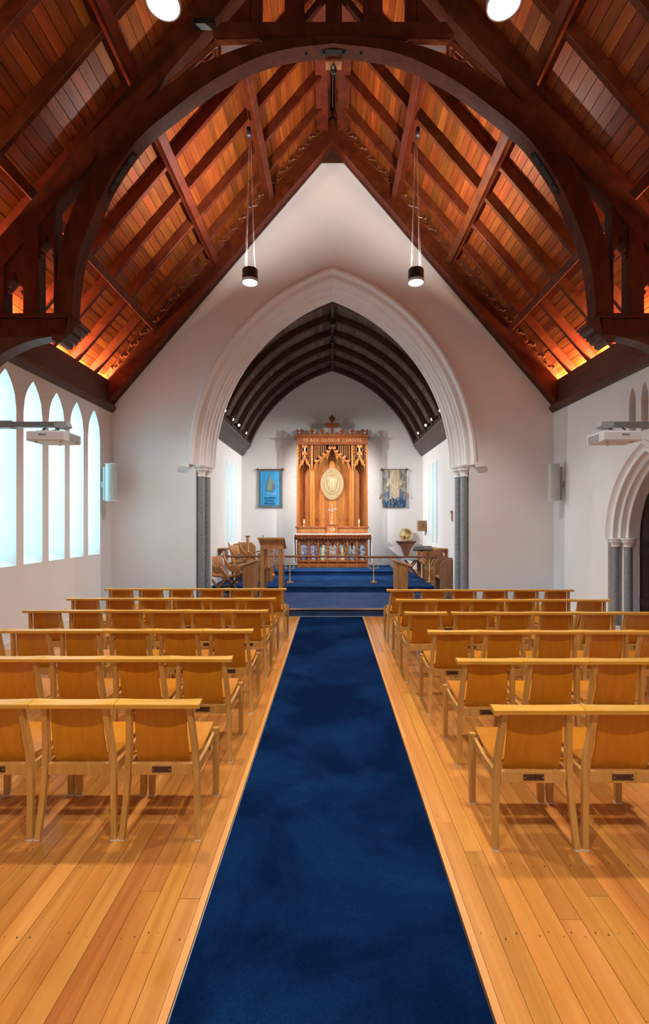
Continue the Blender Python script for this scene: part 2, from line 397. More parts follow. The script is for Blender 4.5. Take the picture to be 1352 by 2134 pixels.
# ------------------------------------------------------------------ walls
def parch(hw, rise):          # pointed arch: offset a and radius
    R = (hw*hw+rise*rise)/(2*hw); return R-hw, R
def archz(u, hw, zs, rise):
    a, R = parch(hw, rise); return zs+sqrt(max(0, R*R-(abs(u)+a)**2))
def lancet_wall(xi, xo, y0, y1, z0, z1, wins, mat, name, slope=.13):
    """side wall (thickness xi..xo) with pointed openings: (yc, half width, sill, spring, rise)"""
    b = MB(); y = y0; a, c = min(xi, xo), max(xi, xo)
    for (yc, hw, zs, zp, rise) in sorted(wins):
        b.box(a, c, y, yc-hw, z0, z1)
        # sloping sill
        if slope:
            b.prism([(xi, z0), (xi, zs), (xo, zs+slope*abs(xo-xi)/.3), (xo, z0)], yc-hw, yc+hw, 'y')
        else: b.box(a, c, yc-hw, yc+hw, z0, zs)
        us = [yc-hw+2*hw*i/14 for i in range(15)]
        b.strips(us, lambda u: archz(u-yc, hw, zp, rise), lambda u: z1, a, c, 'x')
        y = yc+hw
    b.box(a, c, y, y1, z0, z1)
    return b.build(name, mat, kind='structure')
zt = 4.60
lancet_wall(-HW, -OUT, YN, YE, -.1, zt, [(yc, .24, 1.24, 3.58, .54) for yc in WIN_L], M['plaster'], 'wall_left')
# right wall with the door opening and three small lancets over it
DY = 7.32
b = MB()
ws = [(DY+.30, .085), (DY, .085), (DY-.30, .085)]
def dlo(u): return archz(u-DY, .97, 1.62, 1.50)
b.box(HW, OUT, YN, DY-.97, -.1, zt); b.box(HW, OUT, DY+.97, YE, -.1, zt)
us = sorted(set([round(DY-.97+.97*2*i/40, 4) for i in range(41)]))
b.strips(us, dlo, lambda u: 3.26, HW, OUT, 'x')
for ya, yb_ in ((DY-.97, DY-.385), (DY-.215, DY-.085), (DY+.085, DY+.215), (DY+.385, DY+.97)):
    b.box(HW, OUT, ya, yb_, 3.26, zt)
for yc, hw in ws:
    u2 = [yc-hw+2*hw*i/10 for i in range(11)]
    b.strips(u2, lambda u: archz(u-yc, hw, 3.78, .26), lambda u: zt, HW, OUT, 'x')
    b.prism([(HW, 3.26), (HW, 3.3), (HW+.3, 3.38), (HW+.3, 3.26)], yc-hw, yc+hw, 'y')
b.build('wall_right', M['plaster'], kind='structure')
# west wall (behind the camera), with a window opening added for fill light
b = MB(); b.box(-OUT, OUT, YN-.4, YN, -.1, 2.2); b.box(-OUT, -1.3, YN-.4, YN, 2.2, 6.2); b.box(1.3, OUT, YN-.4, YN, 2.2, 6.2)
b.prism([(-OUT, 6.2), (OUT, 6.2), (OUT, 4.4), (OUT, 6.3), (0, 10.7), (-OUT, 6.3)][:2]+[(OUT, 6.25), (0, 10.7), (-OUT, 6.25)], YN-.4, YN, 'y')
b.build('wall_near', M['plaster'], kind='structure')

# wall_far: gable wall with the chancel arch
ARA, ZS = 1.37, 3.12                      # arch centre offset, spring height
def arcz(x, R): return ZS+sqrt(max(0, R*R-(abs(x)+ARA)**2))
b = MB(); RH = 4.40
xs = [-(RH-ARA)*cos(pi*i/60) for i in range(61)]
b.strips(xs, lambda x: arcz(x, RH), lambda x: roofz(x, .10), YE, YE+.6, 'y')
for s in (-1, 1):
    b.prism([(s*3.03, ZS), (s*OUT, ZS), (s*OUT, roofz(OUT, .1)), (s*3.03, roofz(3.03, .1))], YE, YE+.6, 'y')
    b.box(min(s*2.94, s*OUT), max(s*2.94, s*OUT), YE, YE+.6, -.1, ZS)
    b.box(min(s*2.86, s*2.94), max(s*2.86, s*2.94), YE+.22, YE+.6, -.1, ZS)
    b.box(min(s*2.74, s*2.86), max(s*2.74, s*2.86), YE+.43, YE+.6, -.1, ZS)
b.build('wall_far', M['plaster'], kind='structure')

def mould_profile(R0, d0, R1, d1, bumps, amp, n=7):
    """a run of rolls between (R0,d0) and (R1,d1): radius, depth"""
    pts = []; dx, dy = R1-R0, d1-d0; Ln = sqrt(dx*dx+dy*dy); nx, ny = -dy/Ln, dx/Ln
    if ny > 0: nx, ny = -nx, -ny
    acc = 0; tot = sum(bumps)
    for k, wb in enumerate(bumps):
        for i in range(n):
            t = (acc+wb*i/n)/tot; h = amp*(wb/max(bumps))*sin(pi*i/n)*(1 if k % 2 == 0 else -.55)
            pts.append((R0+dx*t+nx*h, d0+dy*t+ny*h))
        acc += wb
    pts.append((R1, d1)); return pts
def arch_sweep(prof, a, zs, n, mapf, side):
    mb = MB(); m = len(prof); vs = []
    for j in range(n+1):
        for (R, d) in prof:
            th = acos(min(1, a/R))*j/n
            vs.append(mapf(side*(-a+R*cos(th)), zs+R*sin(th), d))
    fs = [(j*m+i, j*m+(i+1) % m, (j+1)*m+(i+1) % m, (j+1)*m+i) for j in range(n) for i in range(m)]
    fs += [tuple(range(m)), tuple(range(n*m+m-1, n*m-1, -1))]
    return mb.add(vs, fs)
ta = struct_e('trim_1'); ta['label'] = 'moulded white chancel arch'
prof = [(4.46, YE+.02), (4.46, YE-.05), (4.43, YE-.085), (4.38, YE-.085), (4.355, YE-.03), (4.33, YE+.0), (4.28, YE+.005)]
prof += mould_profile(4.28, YE+.005, 4.02, YE+.55, [1.0, .4, .6, .35, 1.1, .45, .6, .35, 1.0, .4, .6], .04, 6)
prof += [(4.02, YE+.6), (4.46, YE+.6)]
for s in (-1, 1):
    arch_sweep(prof, ARA, ZS, 40, lambda u, z, d: (u, d, z), s).build('arch_moulding', M['mould'], ta, smooth=True)
    # label stop
    MB().prism([(s*3.06, 3.06), (s*3.24, 3.08), (s*3.26, 3.15), (s*3.24, 3.17), (s*3.06, 3.17)], YE-.10, YE+.01, 'y').build('label_stop', M['mould'], ta)
    for (cx, cy, r) in ((2.85, 10.415, .078), (2.775, 10.635, .07)):
        g = struct_e('trim_2'); g['label'] = 'grey stone column of the chancel arch'
        MB().lathe([(r, -1.55), (r, 0)], (s*cx, cy, 1.57), 24).build('shaft', M['stone'], g, smooth=True)
        MB().lathe([(r, .006), (r, 1.31)], (s*cx, cy, 1.57), 24).build('shaft', M['stone'], g, smooth=True)
        MB().lathe([(r-.002, 0), (r-.002, .006)], (s*cx, cy, 1.57), 24).build('joint', M['joint'], g, smooth=True)
        k = r/.078
        MB().lathe([(.082*k, 2.87), (.095*k, 2.875), (.095*k, 2.895), (.084*k, 2.90), (.088*k, 2.95), (.105*k, 2.99), (.135*k, 3.015), (.135*k, 3.03), (.12*k, 3.035),
                    (.13*k, 3.05), (.165*k, 3.085), (.172*k, 3.10), (.172*k, 3.12), (.10, 3.12)], (s*cx, cy, 0), 28).build('capital', M['mould'], g, smooth=True)
        MB().lathe([(.13, 0), (.13, .06), (.11, .08), (.115, .12), (.09, .15), (.08, .18)], (s*cx, cy, .0), 24).build('base', M['mould'], g, smooth=True)

# chancel side walls, east wall
VA, VR, VZ = 1.09, 4.05, 2.97             # vault ribs: offset, inner radius, spring level
chw = [(yc, .15, 1.25, 3.35, .34) for yc in WIN_CH]
lancet_wall(-CH, -CH-.4, YE+.6, YB+.4, -.1, 5.0, chw, M['plaster'], 'wall_left', .08)
lancet_wall(CH, CH+.4, YE+.6, YB+.4, -.1, 5.0, chw, M['plaster'], 'wall_right', .08)
MB().box(-3.4, 3.4, YB, YB+.3, -.1, 7.4).build('wall_back', M['plaster'], kind='structure')
# baseboards
MB().box(-HW, -HW+.02, YN, YE, 0, .14).build('baseboard_left', M['paint'], kind='structure')
MB().box(HW-.02, HW, YN, DY-1.0, 0, .14).build('baseboard_right', M['paint'], kind='structure')
MB().box(HW-.02, HW, DY+1.0, YE, 0, .14).build('baseboard_right', M['paint'], kind='structure')
for s in (-1, 1):
    MB().box(min(s*2.95, s*HW), max(s*2.95, s*HW), YE-.02, YE, 0, .14).build('baseboard_far', M['paint'], kind='structure')
    MB().box(min(s*1.95, s*CH), max(s*1.95, s*CH), YB-.02, YB, .31, .50).build('baseboard_back', M['paint'], kind='structure')
    MB().box(min(s*CH, s*(CH-.02)), max(s*CH, s*(CH-.02)), YE+.62, YB-.02, .31, .50).build('baseboard_'+('left' if s < 0 else 'right'), M['paint'], kind='structure')

# windows
wn = 1
def window(name, s, X, yc, hw, zs, zp, rise, fr=.022):
    w_ = struct_e(name)
    us = [yc-hw+2*hw*i/14 for i in range(15)]
    A = [(yc-hw, zs)]+[(u, archz(u-yc, hw, zp, rise)) for u in us]+[(yc+hw, zs)]
    k = (hw-fr)/hw
    Bq = [(yc-hw+fr, zs+fr)]+[(yc+(u-yc)*k, archz(u-yc, hw, zp, rise)-fr) for u in us]+[(yc+hw-fr, zs+fr)]
    MB().ribbon(A+[A[0]], Bq+[Bq[0]], X, X+s*.03, 'x').build('frame', M['iron'], w_)
    for i in range(1, 6):
        z = zs+(zp+rise-zs)*i/6.3
        MB().box(min(X, X+s*.012), max(X, X+s*.012), yc-hw, yc+hw, z-.006, z+.006).build('glazing_bar', M['iron'], w_)
    MB().prism(A, X+s*.012, X+s*.018, 'x').build('pane', M['glass'], w_)
    return w_
for yc in WIN_L:
    window('window_%d' % wn, -1, -HW-.36, yc, .24, 1.36, 3.58, .54); wn += 1
for s in (-1, 1):
    for yc in WIN_CH:
        window('window_%d' % wn, s, s*(CH+.30), yc, .15, 1.3, 3.35, .34, .015); wn += 1
for yc, hw in ws:
    w_ = struct_e('window_%d' % wn); wn += 1
    MB().box(HW+.26, HW+.27, yc-hw, yc+hw, 3.3, 4.06).build('pane', M['vent'], w_)
w_ = struct_e('window_%d' % wn)  # unseen west window, added along with the fill lamp
MB().box(-1.3, 1.3, YN-.2, YN-.19, 2.2, 6.2).build('pane', M['glass'], w_)
for x in (-.65, 0, .65): MB().box(x-.04, x+.04, YN-.22, YN-.15, 2.2, 6.2).build('mullion', M['mould'], w_)

# right-hand doorway: moulded white arch on grey shafts, dark boarded door
td = struct_e('trim_3'); td['label'] = 'moulded white doorway arch on grey shafts'
da, dR = parch(.99, 1.51)
pr = [(dR+.03, HW+.02), (dR+.03, HW-.04), (dR+.0, HW-.06), (dR-.03, HW-.055), (dR-.06, HW-.01), (dR-.09, HW+.005)]
pr += mould_profile(dR-.09, HW+.005, dR-.27, HW+.24, [1, .6, 1.1, .5, 1], .04)
pr += [(dR-.27, HW+.39), (dR+.03, HW+.39)]
for s in (-1, 1):
    arch_sweep(pr, da, 1.62, 24, lambda u, z, d: (d, DY+u, z), s).build('arch_moulding', M['mould'], td, smooth=True)
    MB().box(HW+.16, HW+.39, min(DY+s*.78, DY+s*.97), max(DY+s*.78, DY+s*.97), 0, 1.62).build('jamb', M['mould'], td)
    MB().box(HW+.27, HW+.39, min(DY+s*.72, DY+s*.80), max(DY+s*.72, DY+s*.80), 0, 1.62).build('jamb', M['mould'], td)
    for (cx, cy, r) in ((HW+.08, DY+s*.885, .055), (HW+.205, DY+s*.73, .06)):
        MB().lathe([(r, 0), (r, 1.48)], (cx, cy, 0), 20).build('shaft', M['stone'], td, smooth=True)
        MB().lathe([(r+.004, 1.47), (r+.015, 1.475), (r+.015, 1.49), (r+.006, 1.495), (r+.012, 1.52), (r+.05, 1.56), (r+.05, 1.57), (r+.035, 1.575), (r+.06, 1.60), (r+.06, 1.62), (.04, 1.62)],
                   (cx, cy, 0), 24).build('capital', M['mould'], td, smooth=True)
        MB().lathe([(r+.04, 0), (r+.04, .06), (r+.02, .08), (r+.02, .11), (r, .13)], (cx, cy, 0), 20).build('base', M['mould'], td, smooth=True)
dr = struct_e('door_1')
for k in range(10):
    y0 = DY-.85+k*.17
    MB().box(HW+.40, HW+.435, y0+.003, y0+.167, 0, 3.0).build('plank', M['doorwood'], dr)
for z in (.5, 1.35, 2.2):
    MB().box(HW+.385, HW+.40, DY-.75, DY+.75, z, z+.13).build('ledge_rail', M['doorwood'], dr)
MB().box(HW+.44, OUT, DY-1.0, DY+1.0, -.05, 3.2).build('door_lining', M['doorwood'], dr)

# ------------------------------------------------------------------ nave roof
RAFT = [9.56, 8.85, 8.12, 7.41, 6.70, 6.12, 5.36, 4.66, 3.95, 3.2, 2.4, 1.6, .8, 0, -.8, -1.6, -2.4]
def slope_pt(s, l, perp): # distance l down the slope from the apex, perp below board underside
    return (s*(l*CT-perp*ST), RZ-l*ST-perp*CT)
LMAX = 5.24/CT
for s in (-1, 1):
    ce = struct_e('ceiling'); ce['label'] = ('left' if s < 0 else 'right')+' slope of the red-brown boarded nave roof'
    l = .0; pw = .142; k = 0
    while l < LMAX-.01:
        l2 = min(l+pw, LMAX)
        cuts = [YN]; c = random.choice((3.2, 2.4, 1.6)); cuts.append(c)
        rest = [r for r in RAFT if r > c+1.3 and r < 9.6]
        n = random.choice((1, 2, 2))
        if rest:
            cs = sorted(random.sample(rest, min(n, len(rest)))); cuts += cs
        cuts.append(YE+.3)
        for a, b_ in zip(cuts[:-1], cuts[1:]):
            j = random.uniform(-.002, .002)
            p = [slope_pt(s, l+.004, j), slope_pt(s, l2-.004, j), slope_pt(s, l2-.004, -.025), slope_pt(s, l+.004, -.025)]
            MB().prism(p, a+.001, b_-.001, 'y').build('roof_board', M['roof'], ce)
        l = l2
    MB().prism([slope_pt(s, 0, -.026), slope_pt(s, LMAX+.2, -.026), slope_pt(s, LMAX+.2, -.10), slope_pt(s, 0, -.12)], YN-.4, YE+.6, 'y').build('roof_backing', M['gap'], ce)
    for y in RAFT:
        MB().prism([slope_pt(s, .12, 0), slope_pt(s, LMAX-.05, 0), slope_pt(s, LMAX-.05-.2, .17), slope_pt(s, .3, .17)], y-.035, y+.035, 'y').build('rafter', M['roofbeam'], ce, bevel=.006)
    for (x, dp, wd) in ((1.36, .345, .13), (2.50, .345, .13)):
        l0 = x/CT+.24
        q = [slope_pt(s, l0-wd/2, .172), slope_pt(s, l0+wd/2, .172), slope_pt(s, l0+wd/2, dp), slope_pt(s, l0-wd/2, dp)]
        MB().prism(q, YN, YE-.26, 'y').build('purlin', M['roofbeam'], ce, bevel=.006)
    l0 = 3.80/CT+.12
    MB().prism([slope_pt(s, l0-.06, .172), slope_pt(s, l0+.06, .172), slope_pt(s, l0+.06, .25), slope_pt(s, l0-.06, .25)], YN, YE-.26, 'y').build('purlin', M['roofbeam'], ce, bevel=.006)
    # ridge beam
    MB().box(min(s*.09, s*.33), max(s*.09, s*.33), YN, YE-.05, 10.10, 10.26).build('ridge_beam', M['roofbeam'], ce, bevel=.006)
    # wall rafter over the gable and its carved frieze
    MB().prism([slope_pt(s, .0, .16), slope_pt(s, 7.15, .16), slope_pt(s, 7.15, .455), (0, RZ-.455/CT)] if False else
               [(0, RZ-.16/CT), (s*4.72, roofz(4.72, .16)), (s*4.72, roofz(4.72, .455)), (0, RZ-.455/CT)], YE-.25, YE+.05, 'y').build('wall_rafter', M['roofbeam'], ce)
    MB().prism([(0, RZ-.43/CT), (s*4.72, roofz(4.72, .43)), (s*4.72, roofz(4.72, .475)), (0, RZ-.475/CT)], YE-.04, YE+.05, 'y').build('wall_rafter_bead', M['fascia'], ce)
    MB().prism([(0, RZ), (s*4.85, roofz(4.85)), (s*4.85, roofz(4.85, .17)), (0, RZ-.17/CT)], YE-.215, YE+.05, 'y').build('frieze_backing', M['carved'], ce)
    fb = MB(); l = .35; i = 0
    while l < 7.2:
        # running vine: alternate triangles, a wavy stem, leaves and berries
        up = i % 2; yf = YE-.235
        a_, b_ = (.03, .14) if up else (.14, .03)
        P0 = slope_pt(s, l, a_); P1 = slope_pt(s, l+.16, b_)
        fb.tube([(P0[0], yf, P0[1]), (P1[0], yf, P1[1])], .010, 4)
        cxy = slope_pt(s, l+.08, .115 if up else .05)
        for da_ in (-.6, .6, 2.2):
            q = slope_pt(s, l+.08+.035*cos(da_), (.115 if up else .05)+.03*sin(da_))
            fb.ball((q[0], yf-.004, q[1]), .021, 6, 4, (1.2, .8, 1))
        l += .16; i += 1
    for pp in (.012, .155):
        A = slope_pt(s, .2, pp); Bq = slope_pt(s, 7.2, pp); fb.bar((A[0], yf, A[1]), (Bq[0], yf, Bq[1]), .03, .014)
    fb.build('carved_frieze', M['carved'], ce, kind='stuff', label='carved vine frieze')
    # eaves: ledge, fascia with mouldings
    tr = struct_e('trim_%d' % (4 if s < 0 else 5)); tr['label'] = 'dark timber eaves fascia, '+('left' if s < 0 else 'right')
    MB().box(min(s*HW, s*OUT), max(s*HW, s*OUT), YN, YE, 4.6, 4.62).build('ledge', M['fascia'], tr)
    MB().prism([(s*(HW+.02), 4.5), (s*(HW-.02), 4.5), (s*(HW-.03), 4.88), (s*(HW+.0), 4.885)], YN, YE, 'y').build('fascia_board', M['fascia'], tr)
    MB().prism([(s*(HW), 4.24), (s*(HW-.045), 4.24), (s*(HW-.055), 4.27), (s*(HW-.075), 4.275), (s*(HW-.10), 4.31), (s*(HW-.105), 4.35), (s*(HW-.085), 4.36), (s*(HW-.08), 4.39),
                (s*(HW-.055), 4.40), (s*(HW-.045), 4.43), (s*(HW-.03), 4.44), (s*(HW-.03), 4.51), (s*(HW), 4.51)], YN, YE, 'y').build('moulding', M['fascia'], tr)
MB().box(-.5, .5, YE-.01, YE+.05, 9.6, 10.3).build('wall_far', M['fascia'], kind='structure')

# ------------------------------------------------------------------ roof truss
TY0, TY1 = 5.82, 5.99
t = thing('roof_truss', 'dark red-brown arched hammerbeam roof truss spanning the nave overhead', 'truss', (0, TY0, 4.3)); P = Part(t)
inner = [(3.18,4.37),(3.14,4.83),(3.06,5.22),(2.88,5.68),(2.70,6.06),(2.36,6.54),(1.94,6.90),(1.485,7.23),(1.03,7.475),(.58,7.62),(0,7.69)]
outer = [(3.375,4.37),(3.35,4.90),(3.28,5.34),(3.11,5.82),(2.92,6.22),(2.57,6.74),(2.10,7.13),(1.58,7.45),(1.08,7.655),(.60,7.755),(0,7.79)]
def dens(pts, n=4):
    out = []; m = len(pts)
    for i in range(m-1):
        p0 = pts[max(i-1, 0)]; p1 = pts[i]; p2 = pts[i+1]; p3 = pts[min(i+2, m-1)]
        for k in range(n):
            u = k/n
            out.append(tuple(.5*((2*p1[j])+(-p0[j]+p2[j])*u+(2*p0[j]-5*p1[j]+4*p2[j]-p3[j])*u*u+(-p0[j]+3*p1[j]-3*p2[j]+p3[j])*u**3) for j in (0, 1)))
    out.append(pts[-1]); return out
inD, outD = dens(inner), dens(outer)
for s in (-1, 1):
    P(MB().ribbon([(s*x, z) for x, z in inD], [(s*x, z) for x, z in outD], TY0-.01, TY1+.01), 'arch_rib', M['truss'])
    # principal rafter, from the collar foot region up to the ridge
    P(MB().prism([(s*0, RZ-.345/CT), (s*4.72, roofz(4.72, .345)), (s*4.72, roofz(4.72, .60)), (0, RZ-.60/CT)], TY0, TY1), 'principal_rafter', M['truss'])
    # hammer beam and moulded end
    P(MB().box(min(s*4.74, s*3.24), max(s*4.74, s*3.24), TY0-.015, TY1+.015, 4.15, 4.36), 'hammer_beam', M['truss'], bevel=.008)
    P(MB().box(min(s*4.74, s*3.16), max(s*4.74, s*3.16), TY0-.03, TY1+.03, 4.362, 4.42), 'sill_rail', M['truss'], bevel=.008)
    e = [(3.20,4.362),(3.10,4.345),(3.05,4.30),(3.05,4.275),(3.09,4.265),(3.085,4.24),(3.12,4.235),(3.135,4.20),(3.175,4.195),(3.17,4.16),(3.21,4.15),(3.22,4.11),(3.27,4.105),(3.28,4.06),(3.33,4.05),(3.40,4.10),(3.40,4.148),(3.24,4.149)]
    P(MB().prism([(s*x, z) for x, z in e], TY0-.04, TY1+.04), 'moulded_end', M['fascia'])
    # curved brace to the wall and wall post
    C0 = (4.75, 2.75); R0 = 1.42
    ib = [(4.62-1.17*sin(a), 2.85+1.31*(1-cos(a)) if False else 2.85) for a in (0,)]
    A_, B_ = [], []
    for i in range(15):
        a = (pi/2)*i/14
        A_.append((s*(3.32+1.30*(1-cos(pi/2-a)) if False else 3.30+1.35*(1-sin(a))), 4.14-1.35*(1-cos(a)) if False else 2.80+1.35*sin(a)*1.0)) if False else None
    for i in range(15):
        a = (pi/2)*i/14                       # a quarter circle about the foot of the opening, centre (3.3, 2.75)
        A_.append((s*(3.30+1.36*cos(a)), 2.75+1.42*sin(a)-.02)); B_.append((s*min(4.74, 3.30+1.56*cos(a)), min(4.148, 2.75+1.62*sin(a))))
    P(MB().ribbon(A_, B_, TY0, TY1), 'curved_brace', M['fascia'])
    P(MB().box(min(s*4.60, s*4.74), max(s*4.60, s*4.74), TY0-.01, TY1+.01, 2.5, 4.15), 'wall_post', M['truss'], bevel=.008)
    # posts between hammer beam and rafter with two lancet lights
    for (xa, xb) in ((3.378, 3.40), (3.585, 3.77), (4.0, 4.12), (4.34, 4.74)):
        P(MB().prism([(s*xa, 4.422), (s*xb, 4.422), (s*xb, roofz(xb, .59)), (s*xa, roofz(xa, .59))], TY0+.005, TY1-.005), 'post', M['truss'], bevel=.004)
    for (xa, xb, zap) in ((3.40, 3.585, 5.39), (3.77, 4.0, 4.95), (4.12, 4.34, 4.6)):
        xc = (xa+xb)/2; hw = (xb-xa)/2
        lo = lambda u, xc=xc, hw=hw, zap=zap: zap-1.9*abs(u-xc)-(.035 if .25*hw < abs(u-xc) < .7*hw else 0)
        us = [xa+(xb-xa)*i/16 for i in range(17)]
        P(MB().ribbon([(s*u, lo(u)) for u in us], [(s*u, roofz(u, .59)) for u in us], TY0+.03, TY1-.03), 'lancet_tracery', M['truss'])
        for zz in (-.16, -.24):
            for q in (-1, 1):
                P(MB().ball((s*(xc+q*hw*.72), TY0+.06, zap+zz), .028, 6, 4), 'cusp', M['carved'])
    # spandrel tracery between arch, collar and rafter
    fr = MB()
    A0 = (s*1.43, TY0+.05, 7.755); A1 = (s*.90, TY0+.05, 7.775); A2 = (s*2.12, TY0+.05, 7.145)
    fr.tube([A1, A0], .034, 8); fr.tube([A0, A2], .034, 8)
    P(fr, 'spandrel_roll', M['carved'], smooth=True)
    ring = [(s*(1.53+.085*cos(2*pi*i/16)), TY0+.06, 7.60+.085*sin(2*pi*i/16)) for i in range(17)]
    P(MB().tube(ring, .022, 6), 'spandrel_ring', M['carved'], smooth=True)
    P(MB().tube([(s*1.40, TY0+.06, 7.72), (s*1.40, TY0+.06, 7.55)], .024, 6), 'spandrel_bar', M['carved'], smooth=True)
    P(MB().tube([(s*1.62, TY0+.06, 7.62), (s*1.74, TY0+.06, 7.46)], .024, 6), 'spandrel_bar', M['carved'], smooth=True)
    # posts over the collar
    for (xa, xb) in ((.36, .595), (.88, 1.0)):
        P(MB().prism([(s*xa, 7.93), (s*xb, 7.93), (s*xb, roofz(xb, .60)), (s*xa, roofz(xa, .60))], TY0+.01, TY1-.01), 'post', M['truss'], bevel=.006)
    P(MB().bar((s*.12, TY0+.09, 8.35), (s*.34, TY0+.09, 8.08), .07, .07), 'strut', M['truss'])
    P(MB().prism([(s*1.02, 7.931), (s*1.36, 7.931), (s*1.02, 8.33)], TY0+.04, TY1-.04), 'spandrel_panel', M['truss'])
P(MB().prism([(-1.46, 7.792), (1.46, 7.792), (1.36, 7.93), (-1.36, 7.93)], TY0-.03, TY1+.03), 'collar_beam', M['truss'])
P(MB().prism([(-.1, 7.932), (.1, 7.932), (.1, RZ-.62/CT-.1), (-.1, RZ-.62/CT-.1)], TY0, TY1), 'king_post', M['truss'], bevel=.006)
# iron straps under the arch rib
def strap(i0, i1, s):
    A, B_ = [], []
    seg = inD[i0:i1+1]
    for k, (x, z) in enumerate(seg):
        kx, kz = (seg[min(k+1, len(seg)-1)][0]-seg[max(k-1, 0)][0]), (seg[min(k+1, len(seg)-1)][1]-seg[max(k-1, 0)][1])
        Ln = sqrt(kx*kx+kz*kz); nx, nz = (-kz/Ln, kx/Ln)
        if nz > 0: nx, nz = -nx, -nz
        A.append((s*(x+nx*.0), z+nz*.0)); B_.append((s*(x+nx*.014), z+nz*.014))
    o = P(MB().ribbon(A, B_, TY0+.05, TY0+.125), 'iron_strap', M['iron'])
    for k in (0, len(seg)//3, 2*len(seg)//3, len(seg)-1):
        x, z = B_[min(max(k, 0), len(B_)-1)]
        MB().ball((x, TY0+.0875, z-.006), .022, 8, 5).build('bolt', M['iron']).parent = o
        o.children[-1].matrix_parent_inverse = o.matrix_parent_inverse.copy() if False else Matrix.Translation(-Vector(t.location)) @ Matrix.Identity(4)
        o.children[-1].matrix_parent_inverse = Matrix.Identity(4)
    return o
for s in (-1, 1): strap(15, 19, s)
o = P(MB().ribbon([(x, 7.69-.02*abs(x/.4)**2*.9) for x in [-.4+.1*i for i in range(9)]], [(x, 7.676-.02*abs(x/.4)**2*.9) for x in [-.4+.1*i for i in range(9)]], TY0+.05, TY0+.12), 'iron_strap', M['iron'])
for x in (-.34, -.12, .12, .34): MB().ball((x, TY0+.085, 7.668-.014*(x/.34)**2), .02, 8, 5).build('bolt', M['iron'], o)
P(MB().box(-1.68, -1.42, TY0-.10, TY0-.02, 7.84, 7.91), 'iron_bracket', M['iron'])
# little camera hanging behind the arch crown
r = root_at('dome_camera', 'small black spotlight on a wooden block under the crown of the roof truss', 'camera', (0, 6.1, 7.62)); P = Part(r)
P(MB().box(-.10, .10, TY1+.015, TY1+.13, 7.66, 7.72), 'mounting_block', M['oak'])
P(MB().lathe([(.012, .04), (.02, .0), (.038, -.02), (.042, -.06), (.03, -.085), (.012, -.095)], (0, 6.07, 7.66), 16), 'housing', M['black'], smooth=True)
P(MB().box(-.02, .012, 6.02, 6.03, 7.59, 7.62), 'lens', M['wplastic'])

# ------------------------------------------------------------------ chancel vault
ve = struct_e('ceiling'); ve['label'] = 'dark boarded pointed barrel vault of the chancel'
RB = VR+.16
th0 = asin((4.44-VZ)/RB)-.02; th1 = acos(VA/RB); nb = 32
def vp(s, R, th): return (s*(-VA+R*cos(th)), VZ+R*sin(th))
for s in (-1, 1):
    for k in range(nb):
        a0 = th0+(th1-th0)*k/nb+.0006; a1 = th0+(th1-th0)*(k+1)/nb-.0006
        MB().prism([vp(s, RB, a0), vp(s, RB, a1), vp(s, RB+.02, a1), vp(s, RB+.02, a0)], YE+.6, YB, 'y').build('vault_board', M['vault'], ve)
    As = [vp(s, RB+.022, th0+(th1-th0)*k/20) for k in range(21)]; Bs = [vp(s, RB+.12, th0+(th1-th0)*k/20) for k in range(20)]+[(0, VZ+sqrt((RB+.12)**2-VA**2))]
    As[-1] = (0, VZ+sqrt((RB+.022)**2-VA**2))
    MB().ribbon(As, Bs, YE+.55, YB+.3, 'y').build('vault_backing', M['gap'], ve)
    MB().box(min(s*2.7, s*3.4), max(s*2.7, s*3.4), YE+.6, YB+.3, 4.46, 4.56).build('vault_ledge', M['gap'], ve)
    for y in (YB-.06, 14.85, 13.86, 12.88, 11.93, 11.0):
        # moulded rib: a flat soffit between two rolls
        n = 26
        def arc(R): 
            e_ = acos(VA/R); return [vp(s, R, asin(min(.99, (4.42-VZ)/R))+(e_-asin((4.42-VZ)/R))*i/n) for i in range(n+1)]
        mb = MB().ribbon(arc(VR+.02), arc(RB-.001), y-.05, y+.05)
        mb.ribbon(arc(VR+.075), arc(RB-.001), y-.085, y+.085)
        for dy in (-.036, .036):
            mb.tube([(x, y+dy, z) for x, z in arc(VR+.018)], .021, 6)
        mb.build('rib', M['vaultrib'], ve, smooth=True)
    cr = [(2.99,4.07),(2.945,4.07),(2.925,4.10),(2.90,4.11),(2.895,4.15),(2.86,4.16),(2.855,4.20),(2.83,4.24),(2.78,4.30),(2.73,4.34),(2.725,4.37),(2.69,4.38),(2.685,4.44),(2.99,4.44)]
    c_ = struct_e('trim_%d' % (6 if s < 0 else 7)); c_['label'] = ('left' if s < 0 else 'right')+' dark timber cornice of the chancel'
    MB().prism([(s*x, z) for x, z in cr], YE+.6, YB-.001, 'y').build('cornice', M['vcornice'], c_)
MB().tube([(0, YE+.6, VZ+sqrt(VR**2-VA**2)+.09), (0, YB, VZ+sqrt(VR**2-VA**2)+.09)], .055, 8).build('ridge_rib', M['vaultrib'], ve, smooth=True)
MB().ball((0, 11.93, 6.80), .10, 12, 8, (1, 1, .6)).build('boss', M['vaultrib'], ve, smooth=True)
